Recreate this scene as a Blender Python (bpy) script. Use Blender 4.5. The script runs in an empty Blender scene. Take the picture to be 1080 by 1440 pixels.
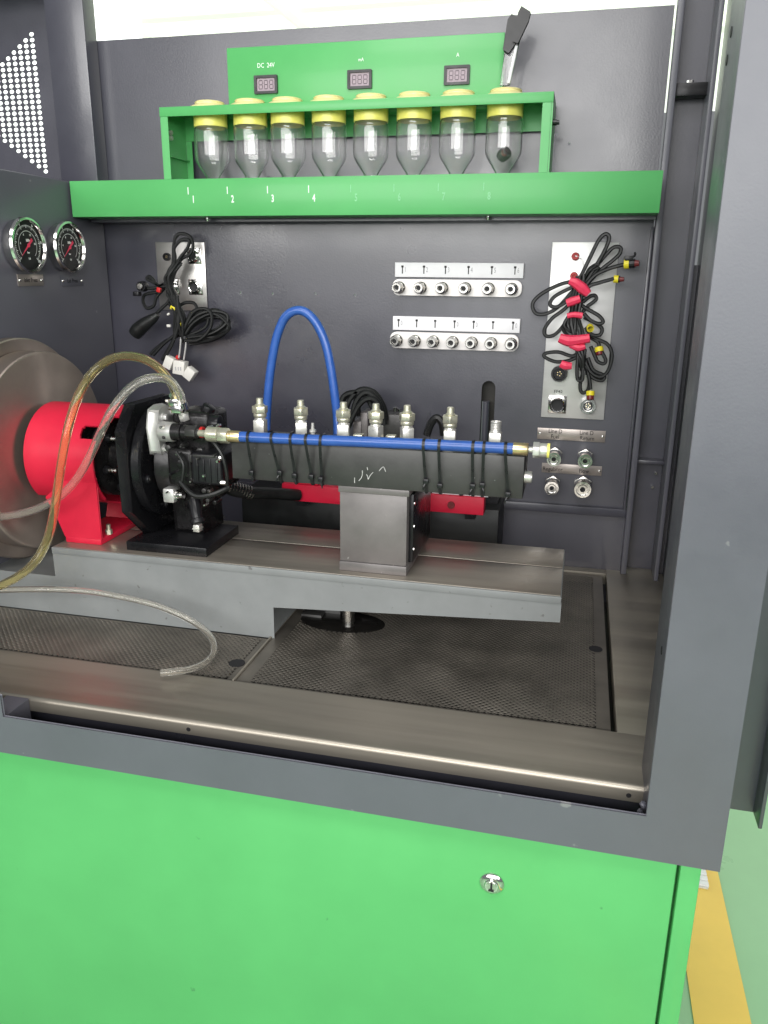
import bpy, bmesh, math, random
from mathutils import Vector, Matrix
from mathutils.geometry import tessellate_polygon
random.seed(7)
scene = bpy.context.scene
C = scene.collection
PI = math.pi
# heights below are measured from the eye level of the camera; the floor lies EYE metres below it
EYE = 1.465

# ------------------------------------------------------------------ camera
cam_d = bpy.data.cameras.new('camera'); cam = bpy.data.objects.new('camera', cam_d); C.objects.link(cam)
cam_d.sensor_fit = 'AUTO'; cam_d.sensor_width = 36.0; cam_d.lens = 28.0
cam_d.clip_start = 0.02; cam_d.clip_end = 200.0
right = Vector((0.97172, 0.23593, 0.00941)); up = Vector((-0.07656, 0.27714, 0.95778)); fwd = Vector((-0.22336, 0.93141, -0.28736))
cam.matrix_world = Matrix(((right.x, up.x, -fwd.x, 0), (right.y, up.y, -fwd.y, 0), (right.z, up.z, -fwd.z, EYE), (0, 0, 0, 1)))
scene.camera = cam
# ------------------------------------------------------------------ world: even pale light of the hall
world = bpy.data.worlds.new('World'); scene.world = world; world.use_nodes = True
bg = world.node_tree.nodes['Background']; bg.inputs['Color'].default_value = (0.93, 0.96, 1.0, 1); bg.inputs['Strength'].default_value = 0.24
# ------------------------------------------------------------------ lamps of the hall (behind and above the viewer)
def area(name, loc, target, sx, sy, power, col=(1, 1, 1)):
    l = bpy.data.lights.new(name, 'AREA'); l.shape = 'RECTANGLE'; l.size = sx; l.size_y = sy; l.energy = power; l.color = col
    o = bpy.data.objects.new(name, l); C.objects.link(o)
    o.location = (loc[0], loc[1], loc[2] + EYE)
    d = Vector(target) - Vector(loc); o.rotation_euler = d.to_track_quat('-Z', 'Y').to_euler()
    return o
area('hall_daylight', (0.35, -2.6, 0.95), (0.1, 1.7, 0.2), 6.4, 1.5, 235, (1.0, 0.99, 0.97))
area('hall_ceiling_lamp', (-0.25, -0.1, 1.7), (-0.3, 1.65, 0.15), 1.4, 0.7, 28, (1.0, 0.98, 0.95))
area('hall_low_daylight', (0.1, -3.0, -0.1), (-0.1, 1.5, -0.2), 2.4, 1.0, 20, (0.98, 1.0, 1.0))
# ------------------------------------------------------------------ exposure
scene.view_settings.view_transform = 'Standard'; scene.view_settings.look = 'None'
scene.view_settings.exposure = 0.0; scene.view_settings.gamma = 1.0; scene.view_settings.use_curve_mapping = False
scene.render.resolution_x = 768; scene.render.resolution_y = 1024
try:
    scene.cycles.max_bounces = 14; scene.cycles.transmission_bounces = 12; scene.cycles.transparent_max_bounces = 12
except Exception: pass

# ------------------------------------------------------------------ materials
MT = {}
def mat(name, col, rough=0.5, metal=0.0, bump=None, vary=0.0, vscale=6.0, rvary=0.0, trans=0.0, ior=1.45, coat=0.0, emit=None, stretch=None, spec=0.5, aniso=0.0, speck=None):
    m = bpy.data.materials.new(name); m.use_nodes = True; nt = m.node_tree; N = nt.nodes; L = nt.links
    b = N['Principled BSDF']
    b.inputs['Base Color'].default_value = (*col, 1); b.inputs['Roughness'].default_value = rough; b.inputs['Metallic'].default_value = metal
    b.inputs['IOR'].default_value = ior; b.inputs['Transmission Weight'].default_value = trans
    b.inputs['Coat Weight'].default_value = coat; b.inputs['Coat Roughness'].default_value = 0.12
    b.inputs['Specular IOR Level'].default_value = spec
    if emit: b.inputs['Emission Color'].default_value = (*emit[0], 1); b.inputs['Emission Strength'].default_value = emit[1]
    tc = N.new('ShaderNodeTexCoord'); mp = N.new('ShaderNodeMapping'); L.new(tc.outputs['Object'], mp.inputs['Vector'])
    if stretch: mp.inputs['Scale'].default_value = stretch
    if vary or rvary:
        n = N.new('ShaderNodeTexNoise'); n.inputs['Scale'].default_value = vscale; n.inputs['Detail'].default_value = 6; n.inputs['Roughness'].default_value = 0.62
        L.new(mp.outputs['Vector'], n.inputs['Vector'])
        if vary:
            r = N.new('ShaderNodeMapRange'); r.inputs['From Min'].default_value = 0.3; r.inputs['From Max'].default_value = 0.7
            r.inputs['To Min'].default_value = 1 - vary; r.inputs['To Max'].default_value = 1 + vary
            L.new(n.outputs['Fac'], r.inputs['Value'])
            x = N.new('ShaderNodeVectorMath'); x.operation = 'SCALE'; x.inputs[0].default_value = col; L.new(r.outputs['Result'], x.inputs['Scale'])
            src = x.outputs['Vector']
            if speck:   # small worn / dusty flecks
                n3 = N.new('ShaderNodeTexNoise'); n3.inputs['Scale'].default_value = speck[0]; n3.inputs['Detail'].default_value = 3
                L.new(tc.outputs['Object'], n3.inputs['Vector'])
                r3 = N.new('ShaderNodeMapRange'); r3.inputs['From Min'].default_value = speck[1]; r3.inputs['From Max'].default_value = speck[1] + 0.04
                L.new(n3.outputs['Fac'], r3.inputs['Value'])
                mx = N.new('ShaderNodeMix'); mx.data_type = 'RGBA'; L.new(r3.outputs['Result'], mx.inputs[0]); L.new(src, mx.inputs[6]); mx.inputs[7].default_value = (*speck[2], 1)
                src = mx.outputs[2]
            L.new(src, b.inputs['Base Color'])
        if rvary:
            r2 = N.new('ShaderNodeMapRange'); r2.inputs['From Min'].default_value = 0.3; r2.inputs['From Max'].default_value = 0.7
            r2.inputs['To Min'].default_value = max(0.02, rough - rvary); r2.inputs['To Max'].default_value = rough + rvary
            L.new(n.outputs['Fac'], r2.inputs['Value']); L.new(r2.outputs['Result'], b.inputs['Roughness'])
    if bump:
        n2 = N.new('ShaderNodeTexNoise'); n2.inputs['Scale'].default_value = bump[0]; n2.inputs['Detail'].default_value = 2
        L.new(mp.outputs['Vector'], n2.inputs['Vector'])
        bp = N.new('ShaderNodeBump'); bp.inputs['Strength'].default_value = bump[1]; bp.inputs['Distance'].default_value = bump[2] if len(bump) > 2 else 0.001
        L.new(n2.outputs['Fac'], bp.inputs['Height']); L.new(bp.outputs['Normal'], b.inputs['Normal'])
    if aniso:
        tg = N.new('ShaderNodeTangent'); tg.direction_type = 'RADIAL'; tg.axis = 'X'; L.new(tg.outputs['Tangent'], b.inputs['Tangent'])
        b.inputs['Anisotropic'].default_value = aniso
    MT[name] = m
    return m
mat('paint_dark', (0.050, 0.050, 0.067), 0.35, spec=1.0, bump=(270, 0.5, 0.00035), vary=0.16, vscale=3.2, rvary=0.11, coat=0.3)
mat('paint_grey_lit', (0.106, 0.107, 0.13), 0.38, bump=(320, 0.3, 0.0003), vary=0.09, vscale=5, rvary=0.1, spec=0.7, speck=(38, 0.735, (0.2, 0.2, 0.21)))  # lighter copy of the dark paint, stronger light put into the colour
mat('paint_green', (0.095, 0.415, 0.13), 0.38, bump=(260, 0.2, 0.0003), vary=0.08, vscale=3.5, rvary=0.12, coat=0.08, speck=(31, 0.745, (0.05, 0.2, 0.07)))
mat('paint_red', (0.60, 0.014, 0.045), 0.38, bump=(280, 0.2, 0.0003), vary=0.1, vscale=9, rvary=0.12, speck=(75, 0.73, (0.22, 0.02, 0.03)))
mat('bed_paint', (0.215, 0.228, 0.228), 0.45, bump=(160, 0.2, 0.0006), vary=0.1, vscale=9, rvary=0.08, speck=(60, 0.69, (0.12, 0.12, 0.12)))
mat('machined', (0.35, 0.315, 0.27), 0.40, 0.7, bump=(90, 0.12, 0.0004), vary=0.18, vscale=14, rvary=0.1, stretch=(0.25, 3.0, 1.0))
mat('stainless', (0.41, 0.375, 0.315), 0.43, 0.8, bump=(140, 0.1, 0.0003), vary=0.2, vscale=7, rvary=0.14, stretch=(0.12, 2.4, 2.4))
mat('perforated_steel', (0.22, 0.20, 0.172), 0.4, 0.75, vary=0.32, vscale=9, rvary=0.1)
mat('opening_dark', (0.014, 0.013, 0.012), 0.14, 0.2, bump=(60, 0.25, 0.0006), vary=0.3, vscale=30)
mat('pan_dark', (0.03, 0.028, 0.025), 0.5, 0.3, vary=0.2, vscale=8)
mat('rail_steel', (0.068, 0.067, 0.066), 0.42, 0.55, bump=(200, 0.15, 0.0004), vary=0.16, vscale=18, rvary=0.08, speck=(120, 0.72, (0.3, 0.3, 0.3)))
mat('block_steel', (0.185, 0.172, 0.17), 0.4, 0.35, bump=(200, 0.12, 0.0004), vary=0.14, vscale=16, rvary=0.08, speck=(70, 0.7, (0.45, 0.44, 0.43)))
mat('disc_steel', (0.38, 0.32, 0.28), 0.4, 0.8, bump=(200, 0.05, 0.0003), vary=0.12, vscale=10, rvary=0.06, aniso=0.85)
mat('black_metal', (0.012, 0.012, 0.014), 0.3, 0.3, bump=(120, 0.2, 0.0006), vary=0.3, vscale=16, rvary=0.12)
mat('black_cast', (0.018, 0.017, 0.018), 0.26, 0.4, bump=(70, 0.5, 0.0012), vary=0.3, vscale=25, rvary=0.14)
mat('black_rubber', (0.011, 0.012, 0.012), 0.42, bump=(300, 0.2, 0.0004), vary=0.2, vscale=30, rvary=0.1)
mat('black_plastic', (0.011, 0.011, 0.013), 0.35, vary=0.15, vscale=30, rvary=0.1)
mat('chrome', (0.72, 0.71, 0.69), 0.14, 1.0, vary=0.06, vscale=40, rvary=0.06)
mat('nickel', (0.60, 0.585, 0.55), 0.24, 1.0, vary=0.1, vscale=40, rvary=0.08)
mat('zinc', (0.68, 0.66, 0.53), 0.34, 0.75, bump=(300, 0.15, 0.0004), vary=0.12, vscale=60, rvary=0.1)
mat('zinc_white', (0.74, 0.73, 0.69), 0.36, 0.7, bump=(300, 0.12, 0.0004), vary=0.08, vscale=60, rvary=0.1)
mat('brass', (0.72, 0.58, 0.32), 0.3, 0.9, vary=0.1, vscale=50, rvary=0.08)
mat('aluminium', (0.62, 0.615, 0.60), 0.42, 0.7, bump=(150, 0.3, 0.0006), vary=0.12, vscale=30, rvary=0.08)
mat('plate_metal', (0.60, 0.58, 0.56), 0.32, 0.85, bump=(150, 0.08, 0.0003), vary=0.08, vscale=10, rvary=0.06, stretch=(0.3, 1, 3))
mat('plate_pale', (0.66, 0.66, 0.65), 0.38, 0.5, vary=0.06, vscale=10, rvary=0.06, stretch=(0.3, 1, 3))
mat('name_metal', (0.42, 0.375, 0.345), 0.34, 0.7, vary=0.08, vscale=30, rvary=0.05)
mat('blue_hose', (0.028, 0.095, 0.36), 0.32, bump=(260, 0.15, 0.0004), vary=0.1, vscale=40, rvary=0.05, coat=0.3)
mat('white_label', (0.88, 0.88, 0.90), 0.45, vary=0.04, vscale=20)
mat('bar_white', (0.84, 0.81, 0.79), 0.35, 0.1, vary=0.06, vscale=20, rvary=0.05)
mat('ink_black', (0.015, 0.015, 0.017), 0.6, vary=0.1)
mat('ink_grey', (0.38, 0.38, 0.4), 0.6, vary=0.1)
mat('ink_washed_out', (0.22, 0.56, 0.28), 0.5, vary=0.15, vscale=300)  # paler numeral ink, washout by bright light put into the colour
mat('ink_white', (0.85, 0.9, 0.86), 0.5, vary=0.03)
mat('cap_yellow', (0.92, 0.84, 0.40), 0.22, trans=0.08, vary=0.08, vscale=30, rvary=0.06, coat=0.3)
mat('collar_yellow', (0.94, 0.88, 0.20), 0.3, trans=0.0, vary=0.08, vscale=30)
mat('glass', (0.985, 0.985, 0.985), 0.07, trans=1.0, ior=1.45, rvary=0.02, vscale=20)
mat('bottle_plastic', (0.995, 0.995, 0.995), 0.075, trans=0.97, spec=0.8, ior=1.45, rvary=0.02, vscale=20)
mat('glass_clear', (1, 1, 1), 0.01, trans=1.0, ior=1.02)
mat('amber_pvc', (0.975, 0.905, 0.60), 0.035, trans=0.965, ior=1.28, rvary=0.02, vscale=20)
mat('clear_pvc', (0.975, 0.955, 0.90), 0.04, trans=0.95, ior=1.3, rvary=0.02, vscale=20)
mat('fuel', (0.78, 0.52, 0.16), 0.05, trans=0.9, ior=1.33, rvary=0.02)
mat('tape_pink', (0.85, 0.05, 0.12), 0.4, bump=(200, 0.4, 0.0008), vary=0.08, vscale=40)
mat('wire_yellow', (0.80, 0.68, 0.03), 0.4, vary=0.06)
mat('wire_red', (0.55, 0.02, 0.02), 0.4, vary=0.1)
mat('wire_dark_red', (0.16, 0.02, 0.022), 0.4, vary=0.2)
mat('plug_white', (0.72, 0.71, 0.66), 0.45, vary=0.06)
mat('dial_black', (0.012, 0.012, 0.013), 0.5, vary=0.1)
mat('lcd', (0.30, 0.23, 0.27), 0.25, vary=0.06)
mat('lcd_dark', (0.05, 0.03, 0.045), 0.4, vary=0.1)
mat('chalk', (0.42, 0.42, 0.41), 0.8, vary=0.3, vscale=200)
mat('floor_epoxy', (0.32, 0.58, 0.33), 0.3, bump=(30, 0.1, 0.001), vary=0.06, vscale=3, rvary=0.08)
mat('yellow_line', (0.93, 0.63, 0.13), 0.4, bump=(60, 0.1, 0.001), vary=0.06, vscale=4, rvary=0.06)
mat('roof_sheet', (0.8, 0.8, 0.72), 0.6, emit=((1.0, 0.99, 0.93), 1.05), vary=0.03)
mat('roof_beam', (0.8, 0.8, 0.72), 0.6, emit=((1.0, 0.98, 0.92), 0.66), vary=0.03)  # beams glow a little, standing in for light falling on them
mat('hall_wall_glow', (0.8, 0.8, 0.8), 0.4, emit=((0.97, 0.98, 1.0), 1.5), vary=0.02)

# ------------------------------------------------------------------ mesh helpers
WLOC = {}
def empty(name, loc, rot=None):
    o = bpy.data.objects.new(name, None); C.objects.link(o); o.empty_display_size = 0.02
    o.location = (loc[0], loc[1], loc[2]); WLOC[o] = Vector(loc)
    if rot is not None: o.rotation_euler = rot; WLOC[o] = None
    return o
def tag(o, label, cat, group=None, kind=None):
    if label: o['label'] = label
    if cat: o['category'] = cat
    if group: o['group'] = group
    if kind: o['kind'] = kind
    return o
class MB:
    def __init__(s): s.bm = bmesh.new()
    def _add(s, vs, fs):
        bv = [s.bm.verts.new(v) for v in vs]
        for f in fs:
            try: s.bm.faces.new([bv[i] for i in f])
            except ValueError: pass
        return s
    def box(s, x0, x1, y0, y1, z0, z1, bevel=0.0, seg=2):
        t = bmesh.new()
        bmesh.ops.create_cube(t, size=1.0, matrix=Matrix.Translation(((x0+x1)/2, (y0+y1)/2, (z0+z1)/2)) @ Matrix.Diagonal((abs(x1-x0), abs(y1-y0), abs(z1-z0), 1)))
        if bevel: bmesh.ops.bevel(t, geom=t.edges[:] , offset=bevel, segments=seg, profile=0.5, affect='EDGES')
        return s.join(t)
    def join(s, t, M=None):
        if M is not None: t.transform(M)
        me = bpy.data.meshes.new('t'); t.to_mesh(me); t.free(); s.bm.from_mesh(me); bpy.data.meshes.remove(me); return s
    def lathe(s, prof, origin=(0, 0, 0), axis='Z', n=24, ry=1.0, a0=0.0):
        """prof: (radius, height along axis) list, closed at radius 0 where given"""
        M = {'Z': Matrix.Identity(3), 'X': Matrix(((0, 0, 1), (0, 1, 0), (-1, 0, 0))), '-X': Matrix(((0, 0, -1), (0, 1, 0), (1, 0, 0))), 'Y': Matrix(((1, 0, 0), (0, 0, 1), (0, -1, 0))), '-Y': Matrix(((1, 0, 0), (0, 0, -1), (0, 1, 0)))}.get(axis) if isinstance(axis, str) else axis
        O = Vector(origin); rings = []; vs = []; fs = []
        for r, h in prof:
            if r < 1e-6: rings.append([len(vs)]); vs.append(O + M @ Vector((0, 0, h)))
            else:
                ids = []
                for k in range(n):
                    a = a0 + 2*PI*k/n; ids.append(len(vs)); vs.append(O + M @ Vector((r*math.cos(a), ry*r*math.sin(a), h)))
                rings.append(ids)
        for A, B in zip(rings, rings[1:]):
            for k in range(n):
                k2 = (k+1) % n
                if len(A) == 1 and len(B) > 1: fs.append((A[0], B[k2], B[k]))
                elif len(B) == 1 and len(A) > 1: fs.append((A[k], A[k2], B[0]))
                elif len(A) > 1: fs.append((A[k], A[k2], B[k2], B[k]))
        return s._add(vs, fs)
    def cyl(s, p0, p1, r, r2=None, n=16, a0=0.0):
        p0, p1 = Vector(p0), Vector(p1); d = p1 - p0
        q = d.to_track_quat('Z', 'Y').to_matrix()
        r2 = r if r2 is None else r2
        return s.lathe([(0, 0), (r, 0), (r2, d.length), (0, d.length)], p0, q, n, a0=a0)
    def hexa(s, p0, p1, r): return s.cyl(p0, p1, r, n=6, a0=PI/6)
    def tube(s, path, r, n=8, res=6, closed=False, smooth=True, flat=1.0, cap=True, flip=False):
        P = [Vector(p) for p in path]
        R = r if isinstance(r, (list, tuple)) else [r]*len(P)
        if smooth and len(P) > 2:
            Q = []; RR = []; m = len(P)
            for i in range(m if closed else m-1):
                g = lambda k: P[k % m] if closed else P[max(0, min(m-1, k))]
                p0, p1, p2, p3 = g(i-1), g(i), g(i+1), g(i+2)
                for j in range(res):
                    t = j/res
                    Q.append(0.5*((2*p1) + (p2-p0)*t + (2*p0-5*p1+4*p2-p3)*t*t + (3*p1-p0-3*p2+p3)*t**3)); RR.append(R[i]*(1-t) + R[(i+1) % m]*t)
            if not closed: Q.append(P[-1]); RR.append(R[-1])
            P, R = Q, RR
        m = len(P); vs = []; fs = []
        T = [((P[(i+1) % m] - P[i-1]) if closed else (P[min(i+1, m-1)] - P[max(i-1, 0)])).normalized() for i in range(m)]
        u = T[0].orthogonal().normalized()
        if abs(T[0].dot(Vector((0, 1, 0)))) < 0.9: u = (Vector((0, 1, 0)) - T[0]*T[0].y).normalized()
        for i in range(m):
            u = (u - T[i]*u.dot(T[i])); u = u.normalized() if u.length > 1e-6 else T[i].orthogonal().normalized()
            w = T[i].cross(u)
            for k in range(n):
                a = 2*PI*k/n; vs.append(P[i] + u*(R[i]*flat*math.cos(a)) + w*(R[i]*math.sin(a)))
        for i in range(m if closed else m-1):
            i2 = (i+1) % m
            for k in range(n):
                k2 = (k+1) % n; f = (i*n+k, i*n+k2, i2*n+k2, i2*n+k); fs.append(f[::-1] if flip else f)
        if not closed and cap: fs.append(tuple(range(n))[::-1]); fs.append(tuple((m-1)*n+k for k in range(n)))
        return s._add(vs, fs)
    def plate(s, outer, holes, d, frame):
        """flat sheet with openings: 2-D outlines, thickness d, frame maps (a, b, depth) to a point; depth 0 is the front"""
        polys = [outer] + list(holes); flat = [p for q in polys for p in q]
        tris = tessellate_polygon([[Vector((p[0], p[1], 0)) for p in q] for q in polys])
        nb = len(flat); vs = [Vector(frame(a, b, 0)) for a, b in flat] + [Vector(frame(a, b, d)) for a, b in flat]
        fs = [tuple(t) for t in tris] + [tuple(i+nb for i in t)[::-1] for t in tris]
        k = 0
        for q in polys:
            m = len(q)
            for i in range(m): fs.append((k+i, k+(i+1) % m, nb+k+(i+1) % m, nb+k+i))
            k += m
        return s._add(vs, fs)
    def prism(s, outline, d, frame): return s.plate(outline, [], d, frame)
    def build(s, name, m, parent=None, local=False, bevel=0.0, seg=2, smooth=35, M=None):
        bm = s.bm
        bmesh.ops.remove_doubles(bm, verts=bm.verts, dist=1e-6)
        if bevel:
            bmesh.ops.dissolve_limit(bm, angle_limit=0.01, verts=bm.verts, edges=bm.edges)
            ed = [e for e in bm.edges if len(e.link_faces) == 2 and e.calc_face_angle(0) > 0.5]
            bmesh.ops.bevel(bm, geom=ed, offset=bevel, segments=seg, profile=0.5, affect='EDGES')
        bmesh.ops.recalc_face_normals(bm, faces=bm.faces)
        if M is not None: bm.transform(M)
        for f in bm.faces: f.smooth = True
        lim = math.radians(smooth)
        for e in bm.edges: e.smooth = len(e.link_faces) == 2 and e.calc_face_angle(0) < lim
        me = bpy.data.meshes.new(name); o = bpy.data.objects.new(name, me); C.objects.link(o)
        if parent is not None:
            off = WLOC.get(parent)
            if not local and off is not None: bm.transform(Matrix.Translation(-off))
            o.parent = parent; WLOC[o] = off
        elif not local:
            xs = [v.co for v in bm.verts]
            base = Vector(((min(v.x for v in xs)+max(v.x for v in xs))/2, (min(v.y for v in xs)+max(v.y for v in xs))/2, min(v.z for v in xs)))
            bm.transform(Matrix.Translation(-base)); o.location = base; WLOC[o] = base
        bm.to_mesh(me); bm.free(); me.materials.append(MT[m] if isinstance(m, str) else m)
        return o
def copy_tree(o, parent=None):
    c = o.copy(); C.objects.link(c)
    if parent is not None: c.parent = parent
    for ch in list(o.children): copy_tree(ch, c)
    return c
XZ = lambda Y: (lambda a, b, d: (a, Y + d, b))          # sheet facing the viewer
YZ = lambda X: (lambda a, b, d: (X - d, a, b))          # sheet facing +X
XY = lambda Z: (lambda a, b, d: (a, b, Z - d))          # sheet facing up
FRONT = (PI/2, 0, 0)                                     # local x right, y up, z towards the viewer
SIDE = (PI/2, 0, PI/2)                                   # the same on the left side wall
def circ(cx, cy, r, n=16, ry=None): return [(cx + r*math.cos(2*PI*k/n), cy + (ry or r)*math.sin(2*PI*k/n)) for k in range(n)]
def rrect(x0, x1, y0, y1, r, n=5):
    pts = []
    for cx, cy, a in ((x1-r, y1-r, 0), (x0+r, y1-r, PI/2), (x0+r, y0+r, PI), (x1-r, y0+r, 1.5*PI)):
        for k in range(n+1): b = a + PI/2*k/n; pts.append((cx + r*math.cos(b), cy + r*math.sin(b)))
    return pts
def text(name, body, size, m, parent, loc, rot=FRONT, local=False, depth=0.0003, sx=1.0, align='CENTER', bold=0.0):
    cu = bpy.data.curves.new('t', 'FONT'); cu.body = body; cu.size = size; cu.align_x = align; cu.align_y = 'CENTER'; cu.extrude = depth; cu.resolution_u = 2; cu.offset = bold
    t = bpy.data.objects.new('t', cu); C.objects.link(t)
    me = bpy.data.meshes.new_from_object(t.evaluated_get(bpy.context.evaluated_depsgraph_get()))
    bpy.data.objects.remove(t); bpy.data.curves.remove(cu)
    from mathutils import Euler
    me.transform(Matrix.Diagonal((sx, 1, 1, 1)))
    if rot is not None: me.transform(Euler(rot).to_matrix().to_4x4())
    v = Vector(loc); off = WLOC.get(parent)
    if not local and off is not None: v = v - off
    me.transform(Matrix.Translation(v))
    me.name = name; me.materials.clear(); me.materials.append(MT[m])
    o = bpy.data.objects.new(name, me); C.objects.link(o); o.parent = parent; WLOC[o] = off
    return o

# ================================================================== setting
FL = -EYE
o = MB(); o.box(-12, 12, -6, 20, FL - 0.05, FL); tag(o.build('floor', 'floor_epoxy'), None, None, kind='structure')
o = MB(); o.box(0.332, 0.446, -4, 12, FL + 0.002, FL + 0.004); tag(o.build('floor_line', 'yellow_line'), None, None, kind='structure')
# bright roof of the hall, seen over the top of the back panel
roof = MB().box(-14, 14, 5.5, 20, 3.4, 3.45).build('hall_roof', 'roof_sheet'); tag(roof, None, None, kind='structure')
for y, d in ((7.6, 0.12), (9.6, 0.2), (11.2, 0.16), (12.9, 0.24)):
    MB().box(-13.9, 13.9, y, y + d*1.4, 3.4 - d*.7, 3.398).build('roof_beam', 'roof_beam', roof)
for x in (-7.0, -4.6, 1.8):
    b = MB(); b.tube([(x, 7.2, 3.3), (x + 0.5, 9.6, 3.27), (x + 0.6, 13.5, 3.25)], 0.08, n=6, smooth=False); b.build('roof_brace', 'roof_beam', roof)
glow_wall = MB().box(-5.0, -4.95, 1.2, 9.0, -1.2, 3.3).build('hall_glow_wall', 'hall_wall_glow'); tag(glow_wall, None, None, kind='structure')  # glowing wall added behind the vent so its holes read bright

# ================================================================== cabinet
cab = empty('test_bench_cabinet', (-0.55, 0.86, FL))
tag(cab, 'large dark grey and green test bench cabinet holding all the equipment', 'cabinet')
# back panel with the long slot
slot = [(-0.1675, -0.45), (-0.1675, -0.231)] + [(-0.182 + 0.0145*math.cos(a), -0.231 + 0.0145*math.sin(a)) for a in [PI*k/8 for k in range(1, 8)]] + [(-0.1965, -0.231), (-0.1965, -0.45)]
sholes = [circ(x, z, 0.0028, 10) for x, z in ((-0.738, -0.045), (-0.662, -0.046), (-0.564, -0.044), (-0.475, -0.046), (-0.074, 0.258), (-0.05, 0.24))]
b = MB(); b.plate([(-1.10, -0.478), (0.118, -0.478), (0.118, 0.464), (-1.10, 0.464)], [slot] + sholes, 0.004, XZ(1.70))
b.build('back_panel', 'paint_dark', cab, smooth=20)
MB().box(-0.24, -0.12, 1.735, 1.74, -0.47, -0.18).build('slot_backing', 'pan_dark', cab)
# folded edge and lower panel
MB().box(-1.058, 0.122, 1.688, 1.6996, -0.4925, -0.474, 0.002).build('panel_ledge', 'paint_dark', cab)
MB().box(-1.10, 0.122, 1.698, 1.702, -0.70, -0.493).build('lower_panel', 'paint_dark', cab)
MB().box(0.114, 0.1205, 1.688, 1.70, -0.478, 0.09, 0.002).build('panel_edge', 'paint_dark', cab)
MB().box(-0.70, -0.135, 1.57, 1.697, -0.617, -0.462, 0.002).build('dark_recess_block', 'black_rubber', cab)  # solid black box added in place of the dark recess behind the bed
# right-hand column behind the front post
MB().box(0.1212, 0.133, 1.676, 1.702, -0.6148, 0.80, 0.0015).build('edge_post', 'paint_grey_lit', cab)
MB().box(0.130, 0.2, 1.728, 1.732, -0.618, 0.80).build('recess_panel', 'paint_dark', cab)
MB().box(0.108, 0.1205, 1.705, 1.727, -0.618, 0.17).build('gap_filler', 'paint_dark', cab)
MB().box(0.1335, 0.189, 1.69, 1.727, 0.314, 0.336, 0.001).build('cross_bar', 'black_metal', cab)
MB().cyl((0.158, 1.70, 0.3365), (0.158, 1.70, 0.341), 0.006, n=6).build('bar_bolt', 'chrome', cab)
MB().box(0.1875, 0.1962, 1.652, 1.7275, -0.6148, 0.80, 0.0015).build('side_post', 'paint_grey_lit', cab)
MB().box(0.210, 0.214, 0.960, 1.732, -0.618, 0.80).build('right_side_panel', 'paint_dark', cab)
MB().box(0.199, 0.2095, 1.70, 1.72, -0.6148, 0.02).build('side_filler', 'paint_dark', cab)
MB().box(0.1335, 0.188, 1.70, 1.727, -0.375, -0.368, 0.001).build('recess_ledge', 'paint_dark', cab)
for x, z in ((0.176, -0.40), (0.172, -0.43)): MB().cyl((x, 1.727, z), (x, 1.722, z), 0.003, n=8).build('rivet', 'chrome', cab)
# left: lower side housing with gauges, upper corner post, perforated vent
hs = MB(); hs.box(-1.6, -1.06, 0.98, 1.697, -0.60, 0.177, 0.004); hs.build('side_housing', 'paint_grey_lit', cab)
MB().box(-1.130, -1.040, 1.655, 1.6995, 0.178, 0.85, 0.003).build('corner_post', 'paint_dark', cab)
holes = []
for c in range(14):
    lo, hi = 0.214 + 0.0112*c*0.98, 0.490 - 0.0112*c
    r = 0
    for k in range(26):
        z = 0.4902 - 0.01104*k
        if c <= k + 0.5 and k <= 25 - c: holes.append(circ(-1.2115 - 0.0163*c, z, 0.0060, 10, 0.0043))
b = MB(); b.plate([(-1.62, 0.178), (-1.1305, 0.178), (-1.1305, 0.56), (-1.62, 0.56)], holes, 0.0015, XZ(1.72)); b.build('vent_panel', 'paint_dark', cab, smooth=20)
MB().box(-1.62, -1.1305, 1.60, 1.73, 0.562, 0.60).build('vent_top_rail', 'paint_dark', cab)
# front frame: sill and right post in one folded sheet, post returns inward
b = MB(); b.plate([(-1.5, -0.671), (0.206, -0.671), (0.206, 0.80), (0.12, 0.80), (0.12, -0.6135), (-0.762, -0.6135), (-0.762, -0.58), (-1.5, -0.58)], [], 0.0045, XZ(0.85))
b.build('front_frame', 'paint_grey_lit', cab, bevel=0.0015, seg=2)
b = MB(); b.box(0.1203, 0.1243, 0.8546, 0.958, -0.66, 0.80, 0.001); b.build('post_return', 'paint_grey_lit', cab)
b = MB(); b.box(0.1245, 0.205, 0.95, 0.956, -0.66, 0.80); b.build('post_back', 'paint_grey_lit', cab)
for y_, z in ((0.936, 0.229), (0.943, 0.206), (0.90, -0.42)): MB().cyl((0.1205, y_, z), (0.1195, y_, z), 0.005, n=12).build('post_hole', 'ink_black', cab)
# grey folded guard sheet on the right outside
b = MB(); b.box(0.165, 0.262, 0.948, 0.952, -0.652, 0.80); b.build('outer_sheet', 'paint_dark', cab)
b = MB(); b.box(0.2585, 0.2635, 0.915, 0.9475, -0.652, 0.80, 0.0015); b.build('outer_lip', 'paint_dark', cab)
# weld bead in the corner
b = MB()
for k in range(7):
    t = k/6; b.lathe([(0, -.004), (.0035, -.002), (.0042, 0), (.003, .003), (0, .004)], (0.1165 + 0.002*math.sin(k*2.1), 0.874 + 0.006*math.sin(k*1.3), -0.613 - 0.04*t), 'Z', 8)
b.build('weld_bead', 'paint_grey_lit', cab)
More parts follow.
